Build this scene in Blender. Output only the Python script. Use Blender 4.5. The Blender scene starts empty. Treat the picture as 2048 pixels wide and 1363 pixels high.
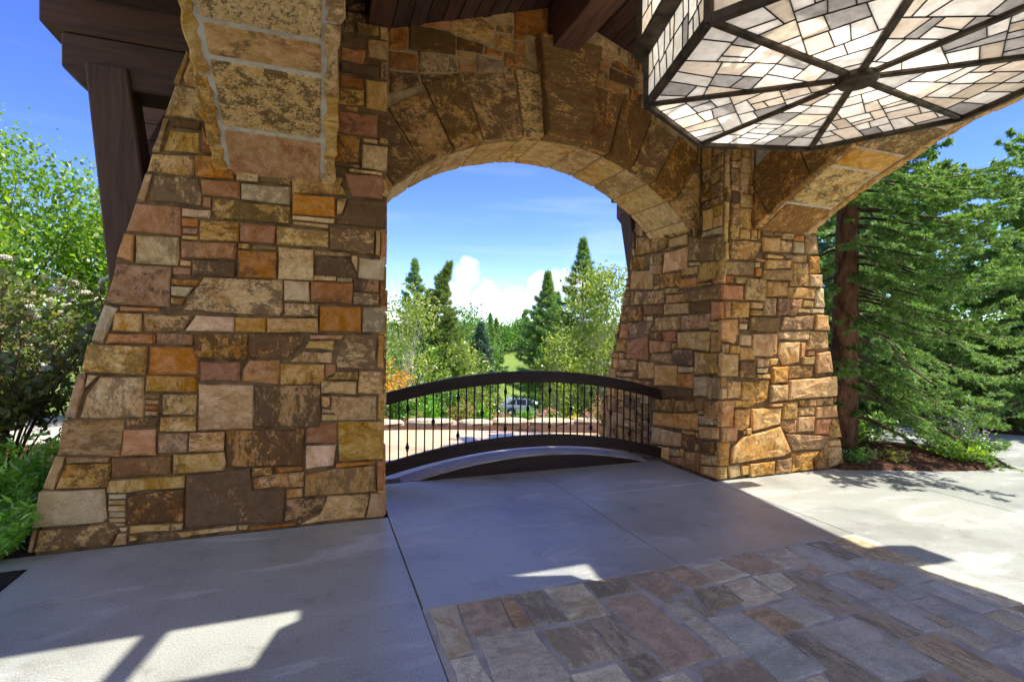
import bpy, math, random
import numpy as np
from mathutils import Vector, Matrix
R = math.radians
sc = bpy.context.scene
col = sc.collection

# ------------------------------------------------------------------ camera
F_PX = 1035.09
yaw, pitch, roll = 0.35650459, -0.01087199, 0.01185896
fwd = Vector((math.sin(yaw)*math.cos(pitch), math.cos(yaw)*math.cos(pitch), math.sin(pitch)))
rgt = Vector((math.cos(yaw), -math.sin(yaw), 0)); upv = rgt.cross(fwd)
r2 = rgt*math.cos(roll)+upv*math.sin(roll); u2 = upv*math.cos(roll)-rgt*math.sin(roll)
cam = bpy.data.cameras.new('camera'); camo = bpy.data.objects.new('camera', cam); col.objects.link(camo)
cam.sensor_width = 36; cam.lens = 36*F_PX/2048; cam.clip_start = .05; cam.clip_end = 5000
m = Matrix((r2, u2, -fwd)).transposed().to_4x4(); m.translation = (0, 0, 1.5)
camo.matrix_world = m
sc.camera = camo

# ------------------------------------------------------------------ light
SUN = Vector((.465, -.168, 1)).normalized()
EXPOSURE = 2.15
SKY_STRENGTH = .15
SUN_STRENGTH = 2.0
sun = bpy.data.lights.new('sun', 'SUN'); sun.energy = SUN_STRENGTH; sun.angle = R(.55); sun.color = (1, .94, .84)
suno = bpy.data.objects.new('sun', sun); col.objects.link(suno)
suno.rotation_euler = SUN.to_track_quat('Z', 'Y').to_euler(); suno.location = (20, -8, 40)
vs = sc.view_settings
vs.view_transform = 'Standard'; vs.look = 'None'; vs.gamma = 1; vs.exposure = EXPOSURE; vs.use_curve_mapping = False
sc.render.engine = 'CYCLES'
cy = sc.cycles
cy.use_denoising = True
cy.max_bounces = 10; cy.diffuse_bounces = 6; cy.glossy_bounces = 3; cy.transmission_bounces = 6; cy.transparent_max_bounces = 8
cy.sample_clamp_indirect = 8
try:
    cy.denoiser = 'OPENIMAGEDENOISE'; cy.denoising_input_passes = 'RGB_ALBEDO_NORMAL'
except Exception: pass

w = bpy.data.worlds.new('World'); sc.world = w; w.use_nodes = True
nt = w.node_tree; nt.nodes.clear()
def wn(t, **k):
    n = nt.nodes.new(t)
    for a, b in k.items(): setattr(n, a, b)
    return n
def wl(a, b): nt.links.new(a, b)
sky = wn('ShaderNodeTexSky', sky_type='NISHITA', sun_disc=False)
sky.sun_elevation = math.asin(SUN.z); sky.sun_rotation = math.atan2(SUN.x, SUN.y)
sky.altitude = 2100; sky.air_density = 1.0; sky.dust_density = .25; sky.ozone_density = 2.2
tc = wn('ShaderNodeTexCoord')
hs = wn('ShaderNodeHueSaturation'); hs.inputs['Hue'].default_value = .529; hs.inputs['Saturation'].default_value = 1.36; hs.inputs['Value'].default_value = .54
wl(sky.outputs[0], hs.inputs['Color'])
# cumulus: soft blobs in the direction of each bank, broken up by fractal noise
nz = wn('ShaderNodeTexNoise'); nz.inputs['Scale'].default_value = 17; nz.inputs['Detail'].default_value = 9; nz.inputs['Roughness'].default_value = .58
wl(tc.outputs['Generated'], nz.inputs['Vector'])
last = None
BANKS = [(.262,.959,.108,.046),(.240,.966,.078,.046),(.30,.95,.078,.050),(.345,.935,.066,.044),(.40,.912,.088,.044),(.435,.894,.098,.044),(.47,.88,.086,.036),(.28,.955,.055,.044),(.05,.99,.06,.09),(-.2,.97,.07,.09),
         (-.75,.55,.18,.32),(-.95,.10,.24,.46),(-.80,-.40,.34,.46),(.93,.22,.14,.22),(.93,-.22,.30,.42),(.66,-.66,.34,.46),(.15,-.92,.28,.46),(-.35,-.85,.36,.46),(-.45,-.25,.82,.40),(.25,-.50,.78,.36),(.35,.05,.92,.26)]  # large banks outside the view, added as neutral fill light
for (x, y, z, r) in BANKS:
    v = Vector((x, y, z)).normalized()
    d = wn('ShaderNodeVectorMath', operation='DISTANCE'); d.inputs[1].default_value = v
    wl(tc.outputs['Generated'], d.inputs[0])
    mm = wn('ShaderNodeMapRange'); mm.inputs['From Min'].default_value = 0; mm.inputs['From Max'].default_value = r
    mm.inputs['To Min'].default_value = 1; mm.inputs['To Max'].default_value = 0
    wl(d.outputs['Value'], mm.inputs['Value'])
    if last is None: last = mm.outputs[0]
    else:
        mx = wn('ShaderNodeMath', operation='MAXIMUM'); wl(last, mx.inputs[0]); wl(mm.outputs[0], mx.inputs[1]); last = mx.outputs[0]
n1 = wn('ShaderNodeMath', operation='MULTIPLY_ADD'); n1.inputs[1].default_value = 1.7; n1.inputs[2].default_value = -.92
wl(nz.outputs['Fac'], n1.inputs[0])
ad = wn('ShaderNodeMath', operation='ADD'); wl(last, ad.inputs[0]); wl(n1.outputs[0], ad.inputs[1])
cm = wn('ShaderNodeMapRange', interpolation_type='SMOOTHSTEP'); cm.inputs['From Min'].default_value = .20; cm.inputs['From Max'].default_value = .40
cm.inputs['To Max'].default_value = .78; wl(ad.outputs[0], cm.inputs['Value'])
gate = wn('ShaderNodeMapRange', interpolation_type='SMOOTHSTEP'); gate.inputs['From Min'].default_value = .0; gate.inputs['From Max'].default_value = .22; wl(last, gate.inputs['Value'])
cg = wn('ShaderNodeMath', operation='MULTIPLY'); wl(cm.outputs[0], cg.inputs[0]); wl(gate.outputs[0], cg.inputs[1])
# thin high streaks
mp = wn('ShaderNodeMapping'); mp.inputs['Scale'].default_value = (1.2, 1.6, 9); mp.inputs['Rotation'].default_value = (.12, .1, 0)
wl(tc.outputs['Generated'], mp.inputs['Vector'])
nc = wn('ShaderNodeTexNoise'); nc.inputs['Scale'].default_value = 2.1; nc.inputs['Detail'].default_value = 6; nc.inputs['Distortion'].default_value = .4
wl(mp.outputs[0], nc.inputs['Vector'])
cr = wn('ShaderNodeMapRange', interpolation_type='SMOOTHSTEP'); cr.inputs['From Min'].default_value = .50; cr.inputs['From Max'].default_value = .80; cr.inputs['To Min'].default_value = .055; cr.inputs['To Max'].default_value = .24
wl(nc.outputs['Fac'], cr.inputs['Value'])
CLOUD = 2.0
mix1 = wn('ShaderNodeMix', data_type='RGBA'); mix1.inputs['B'].default_value = (CLOUD*.9, CLOUD*.97, CLOUD*1.1, 1)
wl(cr.outputs[0], mix1.inputs['Factor']); wl(hs.outputs[0], mix1.inputs['A'])
nd = wn('ShaderNodeTexNoise'); nd.inputs['Scale'].default_value = 26; nd.inputs['Detail'].default_value = 6; wl(tc.outputs['Generated'], nd.inputs['Vector'])
ns = wn('ShaderNodeMapRange'); ns.inputs['From Min'].default_value = .35; ns.inputs['From Max'].default_value = .65; wl(nd.outputs['Fac'], ns.inputs['Value'])
cc = wn('ShaderNodeMix', data_type='RGBA'); cc.inputs['A'].default_value = (CLOUD*.74, CLOUD*.82, CLOUD*.97, 1); cc.inputs['B'].default_value = (CLOUD*1.12, CLOUD*1.12, CLOUD*1.14, 1); wl(ns.outputs[0], cc.inputs['Factor'])
mix2 = wn('ShaderNodeMix', data_type='RGBA'); wl(cc.outputs['Result'], mix2.inputs['B'])
wl(cg.outputs[0], mix2.inputs['Factor']); wl(mix1.outputs['Result'], mix2.inputs['A'])
bg = wn('ShaderNodeBackground'); bg.inputs['Strength'].default_value = SKY_STRENGTH
wl(mix2.outputs['Result'], bg.inputs['Color'])
out = wn('ShaderNodeOutputWorld'); wl(bg.outputs[0], out.inputs['Surface'])

# ------------------------------------------------------------------ materials
def lin(r, g, b):
    f = lambda c: (c/255/12.92 if c/255 <= .04045 else ((c/255+.055)/1.055)**2.4)
    return (f(r), f(g), f(b), 1)
class NT:
    def __init__(s, name):
        s.m = bpy.data.materials.new(name); s.m.use_nodes = True
        s.t = s.m.node_tree; s.t.nodes.clear()
        s.out = s.n('ShaderNodeOutputMaterial')
    def n(s, t, **k):
        q = s.t.nodes.new(t)
        for a, b in k.items(): setattr(q, a, b)
        return q
    def l(s, a, b): s.t.links.new(a, b)
    def coord(s, rnd=True, kind='Object', scale=None):
        tc = s.n('ShaderNodeTexCoord'); o = tc.outputs[kind]
        if rnd:
            oi = s.n('ShaderNodeObjectInfo'); a = s.n('ShaderNodeVectorMath', operation='ADD')
            mu = s.n('ShaderNodeMath', operation='MULTIPLY'); mu.inputs[1].default_value = 91
            s.l(oi.outputs['Random'], mu.inputs[0]); s.l(o, a.inputs[0]); s.l(mu.outputs[0], a.inputs[1]); o = a.outputs[0]
        if scale:
            mp = s.n('ShaderNodeMapping'); mp.inputs['Scale'].default_value = scale; s.l(o, mp.inputs[0]); o = mp.outputs[0]
        return o
    def noise(s, co, scale, detail=6, rough=.6, dist=0):
        q = s.n('ShaderNodeTexNoise'); q.inputs['Scale'].default_value = scale; q.inputs['Detail'].default_value = detail
        q.inputs['Roughness'].default_value = rough; q.inputs['Distortion'].default_value = dist
        s.l(co, q.inputs['Vector']); return q.outputs['Fac']
    def ramp(s, v, a, b, lo=0, hi=1):
        q = s.n('ShaderNodeMapRange', interpolation_type='SMOOTHSTEP'); q.inputs['From Min'].default_value = a; q.inputs['From Max'].default_value = b
        q.inputs['To Min'].default_value = lo; q.inputs['To Max'].default_value = hi; s.l(v, q.inputs['Value']); return q.outputs[0]
    def mix(s, f, a, b):
        q = s.n('ShaderNodeMix', data_type='RGBA')
        for k, v in (('Factor', f), ('A', a), ('B', b)):
            if isinstance(v, (tuple, float, int)): q.inputs[k].default_value = v
            else: s.l(v, q.inputs[k])
        return q.outputs['Result']
    def vary(s, c, hue=.01, sat=.1, val=.15, src=None):
        q = s.n('ShaderNodeHueSaturation'); oi = None
        if src is None: src = s.n('ShaderNodeObjectInfo').outputs['Random']
        for i, (k, amt, base) in enumerate((('Hue', hue, .5), ('Saturation', sat, 1), ('Value', val, 1))):
            f = s.n('ShaderNodeMath', operation='MULTIPLY'); f.inputs[1].default_value = (1, 7.31, 13.77)[i]; s.l(src, f.inputs[0])
            g = s.n('ShaderNodeMath', operation='FRACT'); s.l(f.outputs[0], g.inputs[0])
            h = s.n('ShaderNodeMath', operation='MULTIPLY_ADD'); h.inputs[1].default_value = 2*amt; h.inputs[2].default_value = base-amt
            s.l(g.outputs[0], h.inputs[0]); s.l(h.outputs[0], q.inputs[k])
        s.l(c, q.inputs['Color']); return q.outputs[0]
    def bump(s, h, strength, dist=.01, prev=None):
        b = s.n('ShaderNodeBump'); b.inputs['Strength'].default_value = strength; b.inputs['Distance'].default_value = dist
        s.l(h, b.inputs['Height'])
        if prev is not None: s.l(prev, b.inputs['Normal'])
        return b.outputs[0]
    def done(s, c, rough=.8, normal=None, spec=.3, metal=0):
        p = s.n('ShaderNodeBsdfPrincipled')
        if isinstance(c, tuple): p.inputs['Base Color'].default_value = c
        else: s.l(c, p.inputs['Base Color'])
        if isinstance(rough, (int, float)): p.inputs['Roughness'].default_value = rough
        else: s.l(rough, p.inputs['Roughness'])
        p.inputs['Metallic'].default_value = metal
        p.inputs['Specular IOR Level'].default_value = spec
        if normal is not None: s.l(normal, p.inputs['Normal'])
        s.l(p.outputs[0], s.out.inputs['Surface']); return s.m

def stone(name, c1, c2, c3, dark=.5, accent=(.6, .75), sc_=20, hue=.005, val=.11, bump=.5, streak=None, spk=.75):
    """speckle of the dark tone gathered in patches over the light tone, a third tone in broad drifts, thin veins;
    every stone gets its own scale, stretch and amount"""
    t = NT(name); tc = t.n('ShaderNodeTexCoord'); oi = t.n('ShaderNodeObjectInfo')
    def rr(k, lo, hi):
        a = t.n('ShaderNodeMath', operation='MULTIPLY'); a.inputs[1].default_value = k; t.l(oi.outputs['Random'], a.inputs[0])
        b = t.n('ShaderNodeMath', operation='FRACT'); t.l(a.outputs[0], b.inputs[0])
        c = t.n('ShaderNodeMath', operation='MULTIPLY_ADD'); c.inputs[1].default_value = hi-lo; c.inputs[2].default_value = lo; t.l(b.outputs[0], c.inputs[0]); return c.outputs[0]
    cb = t.n('ShaderNodeCombineXYZ')
    st = streak or (1, 1, 1)
    for k, q in enumerate((17.3, 29.7, 41.1)): t.l(rr(q, .55*st[k], 1.5*st[k]), cb.inputs[k])
    ad = t.n('ShaderNodeVectorMath', operation='ADD'); t.l(tc.outputs['Object'], ad.inputs[0]); t.l(rr(1, 0, 91), ad.inputs[1])
    ml = t.n('ShaderNodeVectorMath', operation='MULTIPLY'); t.l(ad.outputs[0], ml.inputs[0]); t.l(cb.outputs[0], ml.inputs[1]); co = ml.outputs[0]
    n1 = t.noise(co, sc_*1.6, 9, .78, .25); patch = t.noise(co, sc_*.28, 6, .62, .7); n2 = t.noise(co, sc_*.16, 9, .70, 1.0)
    n3 = t.noise(ad.outputs[0], 130, 3, .7); n4 = t.noise(co, sc_*.7, 9, .75, .4)
    wv = t.n('ShaderNodeTexWave', wave_type='BANDS', bands_direction='Z'); wv.inputs['Scale'].default_value = 3.2; wv.inputs['Distortion'].default_value = 9; wv.inputs['Detail'].default_value = 5; wv.inputs['Detail Roughness'].default_value = .65; t.l(co, wv.inputs['Vector'])
    a = t.n('ShaderNodeMath', operation='MULTIPLY_ADD'); a.inputs[1].default_value = .85; t.l(patch, a.inputs[0]); t.l(n1, a.inputs[2])
    a2 = t.n('ShaderNodeMath', operation='ADD'); t.l(a.outputs[0], a2.inputs[0]); t.l(rr(53.9, -.12, .12), a2.inputs[1])
    c = t.mix(t.ramp(n2, accent[0]+.03, accent[0]+.11, 0, .85), lin(*c1), lin(*c3))
    vn = t.n('ShaderNodeMath', operation='MULTIPLY'); t.l(t.ramp(wv.outputs['Fac'], .62, .95, 0, 1), vn.inputs[0]); t.l(rr(71.3, 0, .45), vn.inputs[1])
    c = t.mix(vn.outputs[0], c, lin(*c3))
    g0 = t.n('ShaderNodeHueSaturation'); t.l(t.ramp(n4, .3, .7, .76, 1.18), g0.inputs['Value']); t.l(t.ramp(n4, .3, .7, 1.12, .92), g0.inputs['Saturation']); t.l(c, g0.inputs['Color'])
    c = t.mix(t.ramp(a2.outputs[0], 1.08-dark*.30, 1.19-dark*.30, 0, spk), g0.outputs[0], lin(*c2))
    g = t.n('ShaderNodeHueSaturation'); t.l(t.ramp(n3, .3, .7, .78, 1.2), g.inputs['Value']); t.l(c, g.inputs['Color'])
    c = t.vary(g.outputs[0], hue, .1, val)
    b = t.bump(n1, bump, .03); b = t.bump(n4, bump, .05, b); b = t.bump(n3, bump*.5, .005, b)
    return t.done(c, .85, b, .25)
STONE = {
 't': stone('tan quartzite', (223,176,111), (106,76,46), (200,146,81), .62, (.48,.75), 22, spk=.8),
 'd': stone('dark mottled quartzite', (206,154,94), (91,66,42), (182,124,69), .92, (.48,.75), 22, spk=.82),
 'y': stone('cream sandstone', (232,187,123), (134,96,56), (214,158,89), .48, (.45,.75), 22, spk=.72),
 'o': stone('rust sandstone', (207,138,82), (126,79,47), (210,151,92), .36, (.50,.8), 12, spk=.6),
 'r': stone('red brown sandstone', (186,122,75), (105,69,43), (192,133,79), .42, (.52,.8), 12, spk=.65),
 'p': stone('peach sandstone', (232,181,126), (173,123,82), (217,161,108), .18, (.5,.8), 9, bump=.25, spk=.6),
 'g': stone('grey sandstone', (206,173,121), (132,105,70), (189,147,94), .34, (.52,.85), 10, bump=.3, spk=.6),
 'w': stone('pale limestone', (223,193,143), (147,118,81), (211,166,107), .34, (.5,.8), 12, spk=.6),
 's': stone('olive brown slab', (200,157,103), (119,91,59), (182,131,78), .44, (.5,.8), 16, bump=.35, spk=.7),
 'm': stone('amber quartzite', (222,167,101), (119,82,48), (204,134,72), .54, (.48,.75), 20, spk=.75),
}
BSTONE = stone('bounce lit soffit quartzite', (250,212,146), (150,108,62), (232,170,98), .45, (.5,.8), 24, bump=.6, val=.05, spk=.6)  # paler gold stands in for light bounced up under the back arch
VSTONE = stone('arch quartzite', (232,176,100), (92,64,38), (204,122,56), .78, (.52,.75), 22, bump=.6, val=.08)
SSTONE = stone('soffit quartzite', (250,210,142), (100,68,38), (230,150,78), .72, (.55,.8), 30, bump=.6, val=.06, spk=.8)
FLAGM = {
 's': stone('flag olive', (197,191,160), (155,148,121), (186,165,132), .35, (.5,.8), 10, val=.06, bump=.35, spk=.6),
 'r': stone('flag brown', (187,166,138), (144,130,110), (197,179,147), .4, (.5,.8), 12, val=.06, bump=.4, spk=.6),
 'o': stone('flag rust', (197,170,133), (148,128,103), (192,185,159), .4, (.5,.8), 12, val=.06, bump=.4, spk=.6),
 'd': stone('flag dark', (182,172,145), (120,114,97), (186,165,132), .6, (.5,.8), 9, val=.06, streak=(2,.8,1), bump=.5, spk=.6),
 'y': stone('flag buff', (222,216,184), (171,166,142), (199,179,144), .4, (.5,.8), 14, val=.06, bump=.4, spk=.6),
 'g': stone('flag grey', (190,192,177), (152,154,142), (189,181,155), .3, (.5,.85), 10, val=.08, bump=.35, spk=.6),
 't': stone('flag tan', (212,204,177), (159,153,130), (193,172,139), .5, (.5,.8), 14, val=.06, bump=.45, spk=.6),
 'm': stone('flag amber', (201,181,146), (145,130,104), (208,196,161), .5, (.45,.75), 12, val=.06, streak=(1.6,.8,1), bump=.45, spk=.6),
}
def simple(name, c1, c2, sc_=8, a=.4, b=.65, rough=.85, bump=.3, bscale=60, bdist=.006, rnd=False, spec=.25, val=0, kind='Object', streak=None, detail=8, dist=.3):
    t = NT(name); co = t.coord(rnd, kind, streak)
    n1 = t.noise(co, sc_, detail, .62, dist); n2 = t.noise(co, bscale, 4, .65)
    c = t.mix(t.ramp(n1, a, b), lin(*c1), lin(*c2))
    if val: c = t.vary(c, .008, .08, val)
    bb = t.bump(n2, bump, bdist)
    return t.done(c, rough, bb, spec)
MORTAR = simple('pale mortar', (212,202,180), (184,172,148), 9, rough=.95)
JOINT2 = simple('arch mortar', (196,166,120), (160,130,90), 9, rough=.95)
JOINT = simple('wall mortar', (128,99,64), (86,66,43), 9, rough=.95)
FMORTAR = simple('floor mortar', (182,180,170), (158,155,147), 7, rough=.95)
# concrete with drifting pale stains and fine salt-and-pepper grain
def concrete(name, c1, c2, stain, dirt=(112,98,84)):
    t = NT(name); co = t.coord(False)
    mp = t.n('ShaderNodeMapping'); mp.inputs['Scale'].default_value = (.55, 1.7, 1); mp.inputs['Rotation'].default_value = (0, 0, .15); t.l(co, mp.inputs[0])
    n1 = t.noise(co, .8, 8, .62, .4); n2 = t.noise(mp.outputs[0], 1.5, 10, .68, 1.3); n3 = t.noise(co, 120, 3, .75); n4 = t.noise(co, 5, 8, .7, .6); n5 = t.noise(mp.outputs[0], 4, 8, .72, .8)
    c = t.mix(t.ramp(n1, .34, .66), lin(*c1), lin(*c2))
    c = t.mix(t.ramp(n2, .52, .68, 0, .55), c, lin(*stain))
    c = t.mix(t.ramp(n5, .60, .78, 0, .3), c, lin(*stain))
    c = t.mix(t.ramp(n4, .54, .72, 0, .45), c, lin(*dirt))
    c = t.mix(t.ramp(n1, .52, .72, 0, .4), c, lin(*dirt))
    g = t.n('ShaderNodeHueSaturation'); t.l(t.ramp(n3, .28, .72, .62, 1.34), g.inputs['Value']); t.l(c, g.inputs['Color'])
    c = t.vary(g.outputs[0], .0, .03, .03)
    return t.done(c, t.ramp(n2, .4, .75, .34, .50), t.bump(n3, .10, .003), .75)
CONC = concrete('broom finished concrete', (169,172,163), (153,157,149), (206,208,202))
PATIO = concrete('tan stamped concrete', (216,190,142), (200,172,126), (224,204,164))
ASPH = simple('asphalt', (110,108,110), (94,92,94), 3, rough=.9)
KERB = simple('kerb concrete', (196,188,174), (170,162,150), 4)
def timber(name, c1, c2, streak, rough=.75, val=.1):
    t = NT(name); co = t.coord(True, 'Object', streak)
    n1 = t.noise(co, 5, 8, .65, .5); n2 = t.noise(co, 26, 5, .7, .2)
    c = t.mix(t.ramp(n1, .35, .68), lin(*c1), lin(*c2)); c = t.vary(c, .006, .06, val)
    return t.done(c, rough, t.bump(n2, .35, .006), .3)
WX = timber('stained timber along X', (88,62,46), (68,48,36), (.35, 5, 5))
WY = timber('stained timber along Y', (108,70,48), (78,52,37), (5, .35, 5))
WZ = timber('stained timber upright', (92,66,49), (70,50,38), (5, 5, .35))
BX = timber('ceiling board along X', (84,58,44), (56,38,30), (.4, 6, 6), val=.2)
BY = timber('ceiling board along Y', (88,60,46), (58,40,31), (6, .4, 6), val=.2)
RAILW = timber('dark stained rail timber', (58,38,30), (36,24,20), (.4, 6, 6), .6)
GREYW = timber('weathered grey timber', (196,184,166), (140,130,116), (.5, 9, 9), .98)
SHINGLE = simple('cedar shingle', (96,78,62), (66,54,46), 6)
def metal(name, c1, c2, rough=.5, m_=.7, sc_=12):
    t = NT(name); co = t.coord(False); n1 = t.noise(co, sc_, 6, .6)
    return t.done(t.mix(t.ramp(n1, .35, .7), lin(*c1), lin(*c2)), t.ramp(n1, .3, .7, rough-.1, rough+.15), t.bump(n1, .1, .002), .4, m_)
IRON = metal('wrought iron', (34,30,28), (22,20,19), .5, .5)
BRONZE = metal('bronze frame', (92,78,62), (54,46,38), .5, .55)
GRATE = metal('iron drain grate', (58,52,48), (36,33,31), .6, .5)
MULCH = simple('bark mulch', (122,84,58), (62,40,28), 22, .35, .65, .95, 1.0, 60, .05)
GRASSG = simple('meadow grass', (118,138,58), (88,112,42), .25, .35, .7, .95, .6, 30, .05)
def leafy(name, c1, c2, c3, trans=.45, val=.25, hue=.02, gloss=.06):
    t = NT(name); g = t.n('ShaderNodeNewGeometry'); r = g.outputs['Random Per Island']
    c = t.mix(t.ramp(r, 0, .65), lin(*c1), lin(*c2))
    hi = t.n('ShaderNodeMath', operation='GREATER_THAN'); hi.inputs[1].default_value = .9; t.l(r, hi.inputs[0])
    c = t.mix(hi.outputs[0], c, lin(*c3)); c = t.vary(c, hue, .1, val, r)
    d = t.n('ShaderNodeBsdfDiffuse'); tr = t.n('ShaderNodeBsdfTranslucent'); gl = t.n('ShaderNodeBsdfGlossy')
    t.l(c, d.inputs['Color'])
    br = t.n('ShaderNodeHueSaturation'); br.inputs['Saturation'].default_value = 1.15; br.inputs['Value'].default_value = 1.25; t.l(c, br.inputs['Color'])
    t.l(br.outputs[0], tr.inputs['Color'])
    m1 = t.n('ShaderNodeMixShader'); m1.inputs[0].default_value = trans; t.l(d.outputs[0], m1.inputs[1]); t.l(tr.outputs[0], m1.inputs[2])
    gl.inputs['Roughness'].default_value = .45
    m2 = t.n('ShaderNodeMixShader'); m2.inputs[0].default_value = gloss; t.l(m1.outputs[0], m2.inputs[1]); t.l(gl.outputs[0], m2.inputs[2])
    t.l(m2.outputs[0], t.out.inputs['Surface']); return t.m
L_SPRUCE = leafy('spruce needles', (102,138,68), (134,168,88), (186,198,112), .45, .3)
L_BLUE = leafy('blue spruce needles', (74,104,84), (96,124,100), (126,150,120), .25, .25)
L_YSPR = leafy('yellow green spruce needles', (98,124,58), (130,150,70), (168,174,90), .4, .3)
L_MAPLE = leafy('bright maple leaves', (100,140,44), (130,168,56), (184,196,80), .55, .25)
L_ASPEN = leafy('aspen leaves', (124,146,62), (154,172,80), (196,190,98), .5, .25)
L_GREEN = leafy('mid green leaves', (76,122,48), (104,146,60), (150,170,80), .45, .25)
L_LIME = leafy('lime green leaves', (104,160,48), (132,184,60), (170,200,84), .5, .2)
L_FERN = leafy('feathery leaves', (128,182,62), (156,206,80), (186,214,104), .5, .2)
EDGER = simple('pale edging rock', (206,194,172), (170,154,128), 9, rnd=True, val=.08)
L_NINE = leafy('bronze green leaves', (94,108,50), (124,134,66), (146,118,72), .5, .3)
L_ORANGE = leafy('orange gold leaves', (224,156,62), (232,184,92), (180,176,80), .5, .2)
L_RED = leafy('red tipped leaves', (140,152,66), (166,170,84), (206,106,84), .45, .3, .03)
L_PINK = leafy('pink blossom', (216,140,140), (226,166,160), (170,170,90), .4, .25)
L_YELLOW = leafy('yellow blossom', (232,206,40), (240,222,70), (200,180,40), .4, .15)
L_PURPLE = leafy('purple blossom', (150,124,160), (176,150,180), (120,140,90), .4, .2)
L_FAR = leafy('far wood leaves', (78,106,62), (104,130,74), (140,150,96), .35, .3)
L_GRASS = leafy('grass blades', (120,160,50), (150,184,70), (184,190,100), .5, .25)
WHITEF = simple('cream flower heads', (226,222,200), (190,184,158), 60, rnd=True, val=.12)
BARK = simple('spruce bark', (150,108,82), (88,64,50), 9, rough=.95, bump=1, bscale=22, bdist=.04, streak=(1,1,.35))
LIMB = simple('spruce limb', (104,84,68), (66,52,42), 9)
ASPB = simple('aspen bark', (206,200,184), (150,144,130), 5, .55, .75, .9)
TWIG = simple('brown twig', (106,82,66), (72,56,46), 9)

# ------------------------------------------------------------------ builders
rnd = random.Random(7)
def tag(o, label=None, cat=None, group=None, kind=None):
    if label: o['label'] = label
    if cat: o['category'] = cat
    if group: o['group'] = group
    if kind: o['kind'] = kind
    return o
def empty(name, loc=(0, 0, 0), label=None, cat=None, group=None):
    o = bpy.data.objects.new(name, None); o.empty_display_size = .2; o.location = loc; col.objects.link(o)
    return tag(o, label, cat, group)
def root_loc(p):
    v = Vector((0, 0, 0))
    while p is not None: v = v+Vector(p.location); p = p.parent
    return v
def mesh_obj(name, verts, faces, mat, parent=None, smooth=False, world=True):
    me = bpy.data.meshes.new(name)
    if parent is not None and world:
        L = root_loc(parent); verts = [(v[0]-L.x, v[1]-L.y, v[2]-L.z) for v in verts]
    me.from_pydata([tuple(v) for v in verts], [], faces); me.update()
    if smooth: me.polygons.foreach_set('use_smooth', [True]*len(me.polygons))
    if isinstance(mat, (list, tuple)):
        for q in mat: me.materials.append(q)
    else: me.materials.append(mat)
    o = bpy.data.objects.new(name, me); col.objects.link(o)
    if parent is not None: o.parent = parent
    return o
def fast_mesh(name, V, F, mat, parent=None, offset=(0, 0, 0), matidx=None, smooth=False):
    """V (n,3) array, F (m,k) array of equal sided faces"""
    me = bpy.data.meshes.new(name); n, k = F.shape
    V = np.asarray(V, dtype=np.float32)-np.asarray(offset, dtype=np.float32)
    me.vertices.add(len(V)); me.vertices.foreach_set('co', V.ravel())
    me.loops.add(n*k); me.loops.foreach_set('vertex_index', F.astype(np.int32).ravel())
    me.polygons.add(n); me.polygons.foreach_set('loop_start', np.arange(0, n*k, k, dtype=np.int32))
    for q in (mat if isinstance(mat, (list, tuple)) else [mat]): me.materials.append(q)
    if matidx is not None: me.polygons.foreach_set('material_index', matidx.astype(np.int32))
    if smooth: me.polygons.foreach_set('use_smooth', np.ones(n, dtype=bool))
    me.update(); me.validate()
    o = bpy.data.objects.new(name, me); col.objects.link(o)
    if parent is not None: o.parent = parent
    return o
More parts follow.
